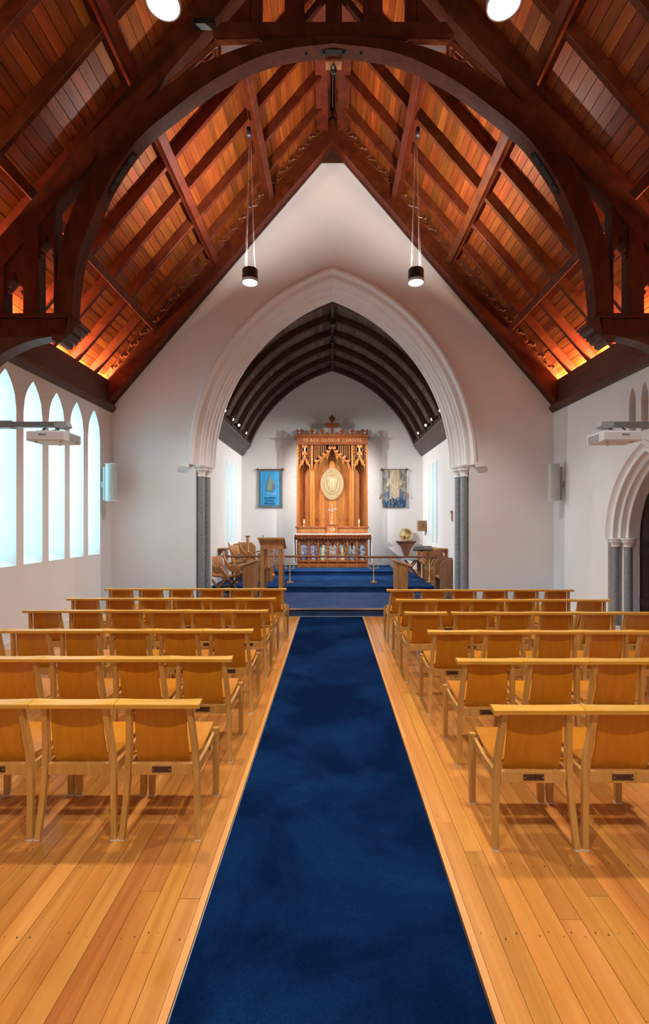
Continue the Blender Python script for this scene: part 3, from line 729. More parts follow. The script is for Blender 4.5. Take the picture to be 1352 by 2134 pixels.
# spotlights along both cornices
ORD = ['nearest', 'second', 'third', 'farthest']
for s in (-1, 1):
    for k, y in enumerate((11.72, 12.62, 13.5, 14.55)):
        r = root_at('spotlight', ORD[k]+' black spotlight lamp standing on the '+('left' if s < 0 else 'right')+' chancel cornice', 'light', (s*2.74, y, 4.44), 'spotlights on the chancel cornices'); P = Part(r)
        P(MB().tube([(s*2.74, y, 4.44), (s*2.72, y, 4.58)], .012, 6), 'stem', M['black'])
        P(MB().tube([(s*2.76, y+.02, 4.64), (s*2.62, y-.06, 4.60)] if k % 2 == 0 else [(s*2.76, y-.05, 4.64), (s*2.63, y+.03, 4.60)], .045, 10), 'housing', M['black'], smooth=True)
        c = (s*2.615, y-.063, 4.598) if k % 2 == 0 else (s*2.625, y+.035, 4.598)
        P(MB().ball(c, .034, 10, 6), 'lamp_face', M['lampwhite'], smooth=True)
        tg = ((-s*2.9, 13.2, 1.6), (-s*1.2, YB, 1.9), (-s*.1, 15.6, 3.3), (-s*2.9, 14.0, 2.0))[k]
        light('spotlight_beam', 'SPOT', (s*2.56, y+.06, 4.56), P_SPOT*(1.1, 2.0, .24, 1.1)[k], (1, .96, .93), target=tg, spot_size=radians((100, 80, 60, 90)[k]), spot_blend=1, shadow_soft_size=.03)
for i, (y, z) in enumerate(((11.8, 6.83), (12.9, 6.78))):
    r = root_at('ridge_spotlight', ('nearer' if i == 0 else 'farther')+' small black spotlight hanging from the chancel vault ridge', 'light', (0, y, z)); P = Part(r)
    P(MB().lathe([(.02, .1), (.02, 0), (.045, -.01), (.045, -.09), (.03, -.10)], (0, y, z), 12), 'housing', M['black'], smooth=True)

# ------------------------------------------------------------------ pendants
def pendant(x, y, label, zb=5.86, up=1):
    r = root_at('pendant_lamp', label, 'lamp', (x, y, zb), 'cylinder pendant lamps'); P = Part(r)
    P(MB().lathe([(.121, .0), (.128, .0), (.128, .185), (.118, .20), (.005, .20)], (x, y, zb+.02), 28, 'z', False), 'shade', M['black'], smooth=True)
    P(MB().lathe([(.122, .02), (.122, 0), (.133, 0), (.133, .04), (.129, .045)], (x, y, zb), 28, 'z', False), 'rim', M['wplastic'], smooth=True)
    P(MB().lathe([(.02, .0), (.119, .0), (.119, .006), (.02, .006)], (x, y, zb+.012), 28), 'diffuser', M['lampwhite'])
    ztop = roofz(1.36, .345)-.02
    zc = 8.35
    sx = 1 if x > 0 else -1
    P(MB().lathe([(.07, -.02), (.085, -.02), (.085, .03), (.07, .03)], (x+sx*.02, y, zc), 16, 'x'), 'ceiling_plate', M['iron'], smooth=True)
    for k in range(4):
        a = pi/4+pi/2*k
        P(MB().tube([(x+.10*cos(a), y+.10*sin(a), zb+.2), (x+.012*cos(a), y+.012*sin(a), zc)], .0026, 4), 'cable', M['cable'])
    light('pendant_light', 'SPOT', (x, y, zb-.01), P_PENDANT, WARM, rot=(0, 0, 0), spot_size=radians(118), spot_blend=.55, shadow_soft_size=.09)
    light('pendant_uplight', 'SPOT', (x, y, zb+.26), P_PEND_UP*up, WARM, target=(x*1.45, y-.15, 9.0), spot_size=radians(155), spot_blend=.8, shadow_soft_size=.08)
for x, sd in ((-1.375, 'left'), (1.375, 'right')):
    pendant(x*.965-.012, 3.74, 'large bright pendant lamp at the top '+sd+' of the picture, nearest the viewer', 5.93, .22)
    pendant(x, 7.96, 'black cylinder pendant lamp on thin wires before the white gable, '+sd+' of the arch')
    light('pendant_light', 'SPOT', (x, -.2, 5.9), P_PENDANT, WARM, rot=(0, 0, 0), spot_size=radians(118), spot_blend=.55, shadow_soft_size=.09)

# ------------------------------------------------------------------ chapel chairs
def make_chair():
    t = thing('chapel_chair', 'x', 'chair')
    prof = [(0, 0), (.028, .22), (.045, .40), (.04, .52), (.016, .66), (-.012, .812)]   # rear post, y offset by height
    xo = [.2435, .231, .2215, .215, .205, .193]
    for s in (-1, 1):
        mb = MB(); vs = []; th = [.030, .034, .042, .044, .040, .034]
        for (y, z), x, d in zip(prof, xo, th):
            xa, xb = s*x, s*(x-.034)
            vs += [(xa, y-d/2, z), (xb, y-d/2, z), (xb, y+d/2, z), (xa, y+d/2, z)]
        fs = [(0,1,2,3), (20,21,22,23)]+[(4*i+j, 4*i+4+j, 4*i+4+(j+1) % 4, 4*i+(j+1) % 4) for i in range(5) for j in range(4)]
        lg = mb.add(vs, fs).build('leg', M['beech'], t, bevel=.003)
        MB().box(min(s*.2435, s*.2095), max(s*.2435, s*.2095), -.016, .016, 0, .006).build('glide', M['glide'], lg)
        lf = MB().hexa([(s*.240, .452, 0), (s*.202, .452, 0), (s*.202, .488, 0), (s*.240, .488, 0), (s*.242, .447, .474), (s*.202, .447, .474), (s*.202, .488, .470), (s*.242, .488, .470)]).build('leg', M['beech'], t, bevel=.003)
        MB().box(min(s*.241, s*.201), max(s*.241, s*.201), .450, .490, 0, .006).build('glide', M['glide'], lf)
        MB().prism([(.06, .365), (.06, .432), (.25, .425), (.447, .447), (.447, .395), (.25, .375)], s*.196, s*.218, 'x').build('side_rail', M['beech'], t, bevel=.002)
        MB().lathe([(.011, 0), (.011, .004)], (s*.218, .30, .40), 10, 'x').build('bolt', M['iron'], t)
    MB().box(-.186, .186, .030, .056, .368, .437).build('back_rail', M['beech'], t, bevel=.002)
    MB().box(-.200, .200, .455, .478, .385, .440).build('front_rail', M['beech'], t, bevel=.002)
    # curved plywood back
    nu, nv = 9, 8; vs = []
    for side in (0, 1):
        for j in range(nv):
            v = j/(nv-1); z = .432+v*.378; yb = .072-.018*sin(pi*min(1, v*1.1))-v*.070+.0*v
            for i in range(nu):
                u = -1+2*i/(nu-1)
                vs.append((u*(.158-.006*v), yb+.022*(1-u*u)+side*.011, z-.012*(1-u*u)*(1-v)))
    fs = []; n = nu*nv
    for j in range(nv-1):
        for i in range(nu-1):
            a = j*nu+i; fs.append((a, a+1, a+nu+1, a+nu)); fs.append((n+a, n+a+nu, n+a+nu+1, n+a+1))
    for i in range(nu-1): fs.append((i, n+i, n+i+1, i+1)); a = (nv-1)*nu+i; fs.append((a, a+1, n+a+1, n+a))
    for j in range(nv-1): a = j*nu; fs.append((a, a+nu, n+a+nu, n+a)); a = j*nu+nu-1; fs.append((a, n+a, n+a+nu, a+nu))
    MB().add(vs, fs).build('backrest', M['ply'], t, smooth=True)
    # seat: dips behind, rises to the front edge
    sz = lambda y: .452+.030*((y-.20)/.28)**2 if y > .20 else .452+.02*((y-.2)/.14)**2
    ys = [.095+(.495-.095)*i/10 for i in range(11)]
    MB().strips(ys, lambda y: sz(y), lambda y: sz(y)+.012, -.197, .197, 'x').build('seat', M['ply'], t, smooth=True)
    # scooped top rail
    nx = 13; A = []; 
    vs = []
    for i in range(nx):
        x = -.2485+.497*i/(nx-1); k = abs(x)/.2485
        zt_ = .828+.009*k**2.2; bk = -.050+.016*(1-k*k)*0; fr_ = .030+.022*(k**3)
        ft = .012*(1-k*k)
        vs += [(x, -.052, .801), (x, -.057, .828-.002), (x, .0, zt_-.004*(1-k)), (x, .026+ft, zt_-.004), (x, .020+ft, .806)]
    fs = [(0,1,2,3,4), tuple(range(5*nx-1, 5*nx-6, -1))]+[(5*i+j, 5*i+5+j, 5*i+5+(j+1) % 5, 5*i+(j+1) % 5) for i in range(nx-1) for j in range(5)]
    MB().add(vs, fs).build('top_rail', M['rail'], t)
    pq = MB().box(-.058, .058, .0265, .0300, .386, .421).build('plaque', M['plaque'], t, label='small bronze name plaque')
    for s in (-1, 1): MB().lathe([(.004, -.003), (.004, 0)], (s*.050, .0265, .4035), 8, 'y').build('screw', M['screw'], pq)
    for k in range(9):
        if k != 4: MB().box(-.038+k*.0085, -.0325+k*.0085, .0258, .0265, .4005, .4065).build('engraving', M['black'], pq)
    return t
chair0 = make_chair(); used = [False]
def copy_tree(o, parent=None, skip=()):
    c = o.copy(); COL.objects.link(c); c.parent = parent
    for ch in o.children:
        if ch.name.split('.')[0] in skip: continue
        copy_tree(ch, c, skip)
    return c
ROWN = ['nearest', 'second', 'third', 'fourth', 'fifth', 'front']
PL = ['at the aisle', 'second from aisle', 'third from aisle', 'fourth from aisle', 'fifth from aisle', 'sixth from aisle']
NPLAQ = {('left', 0, 1), ('right', 1, 1), ('right', 3, 0), ('left', 3, 2), ('left', 5, 0), ('right', 5, 1)}
protos = {}
def place_chair(side, r, i, x, y, sx, extra=''):
    noplq = (side, r, i) in NPLAQ
    if not used[0] and not noplq: c = chair0; used[0] = True
    else: c = copy_tree(chair0, None, ('plaque',) if noplq else ())
    c.location = (x, y, 0); c.scale = (sx, 1, 1)
    c.rotation_euler = (0, 0, random.uniform(-.004, .004))
    row = ['nearest', 'second nearest', 'third nearest', 'fourth nearest', 'fifth nearest', 'farthest'][r]+' row'
    c['label'] = 'honey beech chair, %s %s of aisle, %s' % (row, side, PL[i])
    c['group'] = 'beech chapel chairs %s of the aisle, %s' % (side, row)
LR = [(2.87, .502, 415, 2.81, 3), (3.80, .498, 483, 3.75, 4), (4.77, .492, 527, 4.72, 6), (5.82, .492, 558, 5.77, 6), (6.73, .486, 574, 6.66, 6), (7.70, .483, 596, 7.62, 6)]
for r, (y, p, px, yr, n) in enumerate(LR):
    xr = WX(px, yr)
    for i in range(n): place_chair('left', r, i, xr-p*(i+.5), y, p/.5)
RR = [(2.78, .522, 1029.6, 2.72, 2), (3.74, .507, 953, 3.69, 3), (4.72, .506, 892, 4.67, 5), (5.69, .500, None, 5.64, 6), (6.62, .491, 825, 6.57, 6), (7.58, .49, 806, 7.53, 6)]
for r, (y, p, px, yr, n) in enumerate(RR):
    if px: xl = WX(px, yr)
    for i in range(n):
        if r == 3:
            if i == 0: place_chair('right', r, 0, (WX(843.5, yr)+WX(932, yr))/2, y, p/.5)
            else: place_chair('right', r, i, WX(940.7, yr)+p*(i-.5), y, p/.5)
        else: place_chair('right', r, i, xl+p*(i+.5), y, p/.5)

# ------------------------------------------------------------------ projectors and speakers on the nave walls
for s in (-1, 1):
    sd = 'left' if s < 0 else 'right'
    xin, xout, y0, y1, z0, z1 = 2.81, 3.21, 5.0, 5.34, 2.745, 2.85
    r = root_at('projector', 'white projector hanging from a long grey arm on the '+sd+' wall', 'projector', (s*3.0, 5.17, z0)); P = Part(r)
    body = [(y0, z0+.008), (y0+.01, z0), (y1-.02, z0), (y1, z0+.02), (y1, z1-.01), (y1-.02, z1), (y0+.02, z1), (y0, z1-.012)]
    P(MB().prism(body, s*xin, s*xout, 'x'), 'casing', M['wplastic'], bevel=.004)
    for k in range(2):
        a, c = y0+.10+k*.11, y0+.19+k*.11
        v = P(MB().box(min(s*(xin-.001), s*(xin-.006)), max(s*(xin-.001), s*(xin-.006)), a, c, z0+.02, z1-.02), 'vent', M['vent'])
    P(MB().box(s*3.01-.13, s*3.01+.13, y0+.05, y1-.05, z1+.0005, z1+.012), 'mounting_plate', M['wplastic'])
    P(MB().lathe([(.05, 0), (.045, .02), (.02, .025), (.02, .05)], (s*2.98, 5.17, z1+.012), 12), 'swivel', M['alu'], smooth=True)
    for (fx, fy) in ((2.88, 5.06), (3.14, 5.06), (3.01, 5.28)): P(MB().lathe([(.014, -.008), (.014, 0)], (s*fx, fy, z0), 10), 'foot', M['vent'])
    text('EPSON', .026, (s*3.04-.0, y0-.0015, z0+.062), (pi/2, 0, 0), M['black'], r, ext=.0005)
    P(MB().box(min(s*2.88, s*4.72), max(s*2.88, s*4.72), 5.13, 5.21, 2.913, 2.972), 'arm', M['alu'], bevel=.008)
    P(MB().box(min(s*3.45, s*4.72), max(s*3.45, s*4.72), 5.12, 5.22, 2.905, 2.980), 'sleeve', M['alu'], bevel=.004)
    P(MB().prism([(s*2.84, 2.915), (s*2.86, 2.97), (s*2.99, 2.975), (s*2.99, 2.905), (s*2.90, 2.895)], 5.12, 5.22), 'end_cap', M['vent'], bevel=.004)
    P(MB().box(min(s*4.72, s*4.748), max(s*4.72, s*4.748), 5.05, 5.29, 2.80, 3.08), 'wall_plate', M['alu'])
    P(MB().tube([(s*3.06, 5.1, 2.90), (s*3.09, 5.09, 2.875), (s*3.07, 5.09, 2.855), (s*3.03, 5.1, 2.86)], .008, 6), 'cable', M['black'])
    # column loudspeaker
    zc0, zc1 = 2.33, 3.07
    r = root_at('wall_speaker', 'tall pale grey column loudspeaker bracketed to the '+sd+' wall near the chancel corner', 'speaker', (s*4.6, 9.75, zc0)); P = Part(r)
    xc = s*4.52
    pts = [(xc+.105*cos(a)*1.0, 9.78-.06*sin(a)) for a in [pi*i/10 for i in range(11)]]+[(xc-.105, 9.86), (xc+.105, 9.86)]
    P(MB().prism(pts, zc0, zc1, 'z'), 'cabinet', M['speaker'], bevel=0)
    P(MB().box(xc-.107, xc+.107, 9.72, 9.862, zc0-.012, zc0), 'end_cap', M['wplastic'])
    P(MB().box(xc-.107, xc+.107, 9.72, 9.862, zc1, zc1+.012), 'end_cap', M['wplastic'])
    P(MB().prism([(s*4.60, 9.80), (s*4.66, 9.79), (s*4.70, 9.82), (s*4.715, 9.87), (s*4.60, 9.87)], zc0+.01, zc1-.05, 'z'), 'rear_housing', M['vent'])
    P(MB().box(min(s*4.69, s*4.745), max(s*4.69, s*4.745), 9.81, 9.87, 2.6, 2.72), 'bracket', M['vent'])
    P(MB().box(xc-.012, xc+.012, 9.712, 9.722, 2.505, 2.52), 'badge', M['silver'])

# ------------------------------------------------------------------ altar
AX = .02
r = root_at('altar', 'carved oak altar with seven arched coloured panels under a white cloth', 'altar', (AX, 15.0, .456)); P = Part(r)
P(MB().box(AX-1.10, AX+1.10, 15.10, 15.62, .456, 1.33), 'body', M['mahog'])
P(MB().box(AX-1.12, AX+1.12, 15.0, 15.1, .456, .585), 'plinth', M['mahog'], bevel=.006)
P(MB().box(AX-1.09, AX+1.09, 15.03, 15.1, .63, .70), 'lower_rail', M['mahog'], bevel=.006)
P(MB().box(AX-1.09, AX+1.09, 15.03, 15.1, 1.265, 1.34), 'upper_rail', M['mahog'], bevel=.006)
P(MB().prism([(14.99, 1.335), (14.93, 1.40), (14.92, 1.45), (14.90, 1.46), (14.90, 1.50), (15.65, 1.50), (15.65, 1.335)], AX-1.17, AX+1.17, 'x'), 'cornice', M['mahog'])
vb = MB()
for k in range(46):
    x = AX-1.12+k*.0498
    vb.ball((x, 14.955, 1.385+.016*(-1)**k), .022, 6, 4, (1.3, 1, .9))
P(vb, 'vine_carving', M['mahog'], kind='stuff')
P(MB().box(AX-1.16, AX+1.16, 14.895, 15.6, 1.501, 1.518), 'altar_cloth_top', M['linen'])
PX = [AX-1.055+i*.3014 for i in range(8)]
for x in PX:
    P(MB().prism([(14.99, .585), (14.985, .72), (15.0, .76), (15.0, 1.18), (15.02, 1.24), (15.03, 1.33), (15.1, 1.33), (15.1, .585)], x-.023, x+.023, 'x'), 'pier', M['mahog'], bevel=.003)
    P(MB().ball((x, 14.995, 1.27), .020, 8, 6), 'boss', M['mahog'])
    P(MB().ball((x, 14.985, .66), .018, 8, 6), 'boss', M['mahog'])
PALS = [[(.10,.12,.35),(.25,.28,.38),(.42,.45,.5),(.03,.02,.06)], [(.30,.22,.32),(.06,.07,.22),(.40,.36,.38),(.25,.05,.08)], [(.55,.55,.30),(.10,.20,.12),(.45,.42,.25),(.5,.5,.45)],
        [(.40,.30,.26),(.55,.5,.45),(.22,.10,.07),(.5,.42,.38)], [(.60,.42,.18),(.14,.10,.06),(.40,.33,.22),(.5,.5,.5)], [(.26,.28,.32),(.35,.40,.36),(.10,.03,.05),(.05,.12,.35)], [(.30,.33,.42),(.06,.06,.16),(.5,.5,.55),(.3,.10,.10)]]
for k in range(7):
    xa, xb = PX[k]+.023, PX[k+1]-.023; xc = (xa+xb)/2; hw = (xb-xa)/2
    # picture panel built from small patches
    nx, nz = 8, 12; g = MB(); cols = []
    rr = random.Random(k+3); pal = PALS[k]
    for i in range(nx):
        for j in range(nz):
            x0 = xa+(xb-xa)*i/nx; x1 = xa+(xb-xa)*(i+1)/nx; z0 = .70+.56*j/nz; z1 = .70+.56*(j+1)/nz
            g.add([(x0, 15.088, z0), (x1, 15.088, z0), (x1, 15.088, z1), (x0, 15.088, z1)], [(0, 1, 2, 3)])
            u = (i+.5)/nx-.5; v = (j+.5)/nz
            if abs(u) < .10 and v > .68: c = pal[2]
            elif abs(u) < .05+.20*(1-v): c = pal[0] if rr.random() < .75 else pal[2]
            elif v < .3: c = pal[3] if rr.random() < .5 else pal[1]
            else: c = pal[1] if rr.random() < .45 else (.38, .42, .42)
            f = rr.uniform(.6, 1.25); cols.append(tuple(min(1, q*f) for q in c))
    me_o = MB(); o = g.build('picture_panel', M['vcol'], label='small coloured figure panel'); adopt(o, r)
    colour_faces(o, lambda i, pl, cols=cols: cols[i])
    # arched and cusped wooden surround
    us = [xa+(xb-xa)*i/24 for i in range(25)]
    def lo(u):
        q = abs(u-xc)/hw; z = 1.10+.13*sqrt(max(0, 1-q**1.6)) if q < .92 else 1.02
        return z-(.03 if .38 < q < .55 else 0)
    P(MB().strips(us, lo, lambda u: 1.266, 15.045, 15.087), 'arch', M['mahog'])
    for q in (-1, 1):
        P(MB().box(xc+q*hw-.018 if q > 0 else xc-hw, xc+q*hw if q > 0 else xc-hw+.018, 15.055, 15.087, .70, 1.09), 'shaft', M['mahog'])
    P(MB().box(xa+.01, xb-.01, 14.994, 15.0, .475, .565), 'plinth_panel', M['mahog'], bevel=.002)
for s in (-1, 1):
    P(MB().box(AX+s*1.215-.012, AX+s*1.215+.012, 15.05, 15.55, .62, 1.518), 'cloth_side', M['linen'], label='white cloth end hanging down')
    P(MB().box(min(AX+s*1.15, AX+s*1.227), max(AX+s*1.15, AX+s*1.227), 15.05, 15.55, 1.505, 1.518), 'cloth_top_edge', M['linen'])
# brass altar cross and vases stand on the gradine (part of the reredos)
RY = 15.5
r = root_at('reredos', 'tall carved oak reredos with pierced canopies standing behind the altar', 'altarpiece', (0, RY, .456)); P = Part(r)
X1 = 1.14
P(MB().box(-X1, X1, 15.66, 15.88, .456, 1.54), 'base_block', M['mahog'])
P(MB().box(-X1, X1, 15.36, 15.88, 1.53, 1.70), 'gradine', M['mahog'])
P(MB().prism([(15.36, 1.695), (15.33, 1.70), (15.31, 1.72), (15.31, 1.745), (15.88, 1.745), (15.88, 1.695)], -X1-.04, X1+.04, 'x'), 'gradine_shelf', M['mahog'])
P(MB().box(-.17, .17, 15.27, 15.40, 1.52, 1.80), 'gradine_pedestal', M['mahog'])
P(MB().box(-.205, .205, 15.25, 15.42, 1.79, 1.825), 'pedestal_cap', M['mahog'])
P(MB().tube([(.075*cos(2*pi*i/20), 15.268, 1.645+.055*sin(2*pi*i/20)) for i in range(21)], .008, 6), 'gilt_roundel', M['goldtext'])
P(MB().tube([(.045*cos(2*pi*i/20), 15.268, 1.645+.022*sin(2*pi*i/20)) for i in range(21)], .008, 6), 'gilt_roundel', M['goldtext'])
text('BEHOLD THY KING', .088, (-.61, 15.357, 1.607), (pi/2, 0, 0), M['goldtext'], r, space=1.0, sx=1.0)
text('COMETH UNTO THEE', .082, (.61, 15.357, 1.607), (pi/2, 0, 0), M['goldtext'], r, space=1.0)
text('+', .11, (-1.07, 15.357, 1.61), (pi/2, 0, 0), M['goldtext'], r); text('+', .11, (1.07, 15.357, 1.61), (pi/2, 0, 0), M['goldtext'], r)
# vertical back boards
bx = [-1.12, -.95, -.78, -.66, -.46, -.26, -.10, .13, .36, .52, .68, .80, .97, 1.12]
for i in range(len(bx)-1):
    P(MB().box(bx[i]+.001, bx[i+1]-.001, 15.72+.004*(i % 2), 15.76, 1.745, 4.37), 'back_board', M['reredos'])
for s in (-1, 1):
    P(MB().box(min(s*1.07, s*X1), max(s*1.07, s*X1), 15.40, 15.76, 1.745, 4.37), 'outer_post', M['reredos'], bevel=.004)
    P(MB().box(min(s*1.085, s*1.125), max(s*1.085, s*1.125), 15.375, 15.40, 1.745, 3.9), 'outer_post_fillet', M['reredos'], bevel=.004)
    P(MB().box(min(s*.61, s*.685), max(s*.61, s*.685), 15.42, 15.50, 1.745, 4.37), 'inner_post', M['reredos'], bevel=.004)
    P(MB().box(min(s*.63, s*.665), max(s*.63, s*.665), 15.40, 15.42, 1.745, 3.97), 'inner_post_fillet', M['reredos'], bevel=.004)
    P(MB().box(min(s*.57, s*.72), max(s*.57, s*.72), 15.66, 15.72, 1.745, 4.37), 'wall_post', M['reredos'], bevel=.004)
    # knobs on the outside
    for z in (3.34, 2.86): P(MB().tube([(s*X1, 15.45, z), (s*(X1+.035), 15.45, z)], .009, 6), 'peg', M['iron'])
    # crocketed twisting finials on the posts
    for x in (.648, 1.10):
        fb = MB()
        for k in range(7): fb.ball((s*(x+.018*(-1)**k), 15.385, 4.0+.052*k), .030, 7, 5, (1, .8, 1.1))
        P(fb, 'finial', M['reredos'], smooth=True)
# ogee canopies
def ogee(x0, x1, zs, zap, yf, th, cus, nm):
    xc = (x0+x1)/2; hw = (x1-x0)/2
    tab = [(0, 1), (.05, .92), (.10, .82), (.20, .69), (.35, .60), (.56, .47), (.75, .36), (.92, .20), (1, 0)]
    def cz(q):      # q 0 at the point .. 1 at the side
        for (a, ha), (b_, hb) in zip(tab[:-1], tab[1:]):
            if q <= b_+1e-9: return zs+(zap-zs)*(ha+(hb-ha)*(q-a)/(b_-a))
        return zs
    us = [x0+(x1-x0)*i/72 for i in range(73)]
    Q = lambda u: min(1, abs(u-xc)/hw)
    P(MB().strips(us, lambda u: cz(Q(u))-th, lambda u: cz(Q(u)), yf-.02, yf+.07), nm, M['reredos'])
    def foil(q):
        e = [-cus[0]]+list(cus)+[2-cus[-1]]
        for a, b_ in zip(e[:-1], e[1:]):
            if a <= q <= b_: return 1-sqrt(max(0, 1-((q-(a+b_)/2)/((b_-a)/2))**2))
        return 0
    P(MB().strips(us, lambda u: cz(Q(u))-th-.012-(.15*hw/.6+.03)*foil(Q(u)), lambda u: cz(Q(u))-th+.004, yf+.01, yf+.045), 'cusping', M['reredos'])
    P(MB().strips(us, lambda u: cz(Q(u))-.005, lambda u: 4.37, yf+.09, yf+.10), 'tracery_shade', M['black'])  # black sheet painting in the shade behind the tracery bars
    # crockets along the top
    fb = MB()
    for s_ in (-1, 1):
        for q in (.10, .22, .42, .62, .84):
            u = xc+s_*q*hw; fb.ball((u, yf+.0, cz(q)+.035), .05*(.5+.5*hw/.6), 8, 5, (1.15, .6, .95))
            fb.ball((u+s_*.03, yf-.01, cz(q)+.065), .028*(.5+.5*hw/.6), 6, 4)
    P(fb, 'crockets', M['reredos'], smooth=True)
ogee(-.61, .61, 3.60, 4.36, 15.41, .06, (.25, .58, .86), 'centre_canopy')
for s in (-1, 1):
    ogee(min(s*.685, s*1.07), max(s*.685, s*1.07), 3.56, 4.0, 15.41, .045, (.34, .80), 'side_canopy')
    fb = MB(); fb.tube([(s*.878, 15.42, 3.98), (s*.878, 15.42, 4.34)], [.022, .03], 6)
    for k, z in enumerate((4.06, 4.10, 4.3, 4.34)): 
        for q in (-1, 1): fb.ball((s*.878+q*.045, 15.41, z), .04, 7, 5)
    fb.ball((s*.878, 15.40, 4.12), .06, 8, 6)
    P(fb, 'side_finial', M['reredos'], smooth=True)
    # slender pierced bars under the frieze
    for x, z0 in ((.725, 3.85), (.775, 3.98), (.97, 3.98), (1.03, 3.85), (.56, 3.9), (.51, 3.93), (.455, 3.96), (.40, 4.0), (.34, 4.03), (.28, 4.08), (.22, 4.13), (.08, 4.25)):
        P(MB().box(s*x-.011, s*x+.011, 15.43, 15.455, z0, 4.37), 'tracery_bar', M['reredos'])
P(MB().box(-X1-.005, X1+.005, 15.36, 15.80, 4.37, 4.62), 'frieze', M['reredosdark'])
P(MB().prism([(15.36, 4.60), (15.31, 4.625), (15.30, 4.655), (15.80, 4.655), (15.80, 4.60)], -X1-.07, X1+.07, 'x'), 'frieze_cornice', M['reredosdark'])
P(MB().prism([(15.36, 4.40), (15.335, 4.385), (15.335, 4.36), (15.50, 4.36), (15.50, 4.40)], -X1-.01, X1+.01, 'x'), 'frieze_bead', M['reredosdark'])
text('TE REX GLORIÆ CHRISTE', .138, (0, 15.357, 4.50), (pi/2, 0, 0), M['goldtext'], r, space=1.22)
cr = MB()
cr.box(-X1, X1, 15.38, 15.42, 4.655, 4.70)
for k in range(7):
    if k == 3: continue
    x = -.84+k*.28 if False else (k-3)*.325
    cr.prism([(x-.03, 4.70), (x-.035, 4.755), (x-.09, 4.80), (x, 4.885), (x+.09, 4.80), (x+.035, 4.755), (x+.03, 4.70)], 15.385, 15.415)
for k in range(6):
    x = (k-2.5)*.325
    cr.prism([(x-.09, 4.70), (x-.05, 4.75), (x, 4.785), (x+.05, 4.75), (x+.09, 4.70)], 15.385, 15.415)
for s in (-1, 1): cr.prism([(s*1.14, 4.70), (s*1.14, 4.875), (s*1.125, 4.875), (s*1.06, 4.80), (s*1.10, 4.76), (s*1.05, 4.70)], 15.385, 15.415)
P(cr, 'cresting', M['reredosdark'])
cx = MB().box(-.045, .045, 15.38, 15.42, 4.70, 5.10)
cx.prism([(-.045, 5.09), (-.06, 5.14), (-.115, 5.215), (0, 5.335), (.115, 5.215), (.06, 5.14), (.045, 5.09)], 15.38, 15.42)
for s in (-1, 1):
    cx.prism([(0, 4.93), (0, 5.03), (s*.05, 5.045), (s*.12, 5.075), (s*.235, 5.035), (s*.20, 4.93), (s*.10, 4.90), (s*.05, 4.93)], 15.382, 15.418)
P(cx, 'cross_finial', M['reredosdark'])
# mandorla relief
def vesica(w_, z0, z1, n=18):
    pts = []
    zc = (z0+z1)/2; h = (z1-z0)/2
    for i in range(2*n):
        a = 2*pi*i/(2*n); k = 1
        x = w_*cos(a); z = zc+h*(sin(a)*.93+.07*(abs(sin(a))**6)*(1 if sin(a) > 0 else -1)); pts.append((x, z))
    return pts
r2 = root_at('mandorla_relief', 'pale gilt oval relief of a robed figure on the reredos centre', 'relief', (0, 15.66, 2.6)); P = Part(r2)
P(MB().prism(vesica(.378, 2.60, 3.66), 15.66, 15.72), 'outer_rim', M['reliefrim'], bevel=0)
P(MB().prism(vesica(.355, 2.63, 3.63), 15.645, 15.66), 'frame', M['relief'])
P(MB().prism(vesica(.225, 2.80, 3.53), 15.635, 15.645), 'field', M['reliefrim'])
ov = [(x, 15.635, z) for x, z in vesica(.225, 2.80, 3.53)]; P(MB().tube(ov+[ov[0]], .012, 6), 'inner_rim', M['relief'], smooth=True)
fg = MB(); fg.prism([(-.185, 3.30), (-.15, 3.36), (-.05, 3.33), (0, 3.35), (.05, 3.33), (.15, 3.36), (.185, 3.30), (.16, 3.14), (.12, 2.98), (.07, 2.88), (-.07, 2.88), (-.12, 2.98), (-.16, 3.14)], 15.618, 15.635)
fg.ball((0, 15.625, 3.14), .095, 12, 8, (.8, .2, 2.3)); fg.ball((0, 15.62, 3.40), .032, 10, 8, (1, .5, 1.2))
for x0_, x1_ in ((-.13, -.05), (-.08, -.03), (0, 0), (.08, .03), (.13, .05)): fg.tube([(x0_, 15.617, 3.30), (x0_*.9, 15.612, 3.1), (x1_, 15.617, 2.90)], .008, 6)
fg.tube([(-.17+.034*k, 15.628, 3.36+.085*sin(pi*k/10)) for k in range(11)], .010, 6)
fg.box(-.10, .10, 15.625, 15.637, 2.835, 2.855)
P(fg, 'figure', M['relief'], smooth=True)
P(MB().ball((0, 15.66, 3.67), .03, 8, 6), 'top_boss', M['relief'], smooth=True)
r2 = root_at('altar_cross', 'small silver-gilt cross on a stem, standing before the reredos centre', 'cross', (0, 15.33, 1.825)); P = Part(r2)
P(MB().lathe([(.075, 0), (.07, .012), (.035, .03), (.03, .055), (.012, .075), (.010, .17), (.022, .19), (.010, .21), (.010, .24)], (0, 15.33, 1.825), 14), 'foot', M['silver'], smooth=True)
c = MB().bar((0, 15.33, 2.06), (0, 15.33, 2.43), .022, .014, (0, 1, 0)); c.bar((-.12, 15.33, 2.28), (.12, 15.33, 2.28), .022, .014, (0, 1, 0))
for (x, z) in ((0, 2.44), (.125, 2.28), (-.125, 2.28), (0, 2.12), (.028, 2.42), (-.028, 2.42), (.10, 2.305), (.10, 2.255), (-.10, 2.305), (-.10, 2.255)): c.ball((x, 15.33, z), .016, 7, 5)
c.ball((0, 15.32, 2.28), .035, 8, 6, (1, .5, 1)); c.ball((0, 15.318, 2.21), .025, 8, 6, (1, .5, 2))
P(c, 'cross', M['silver'], smooth=True)
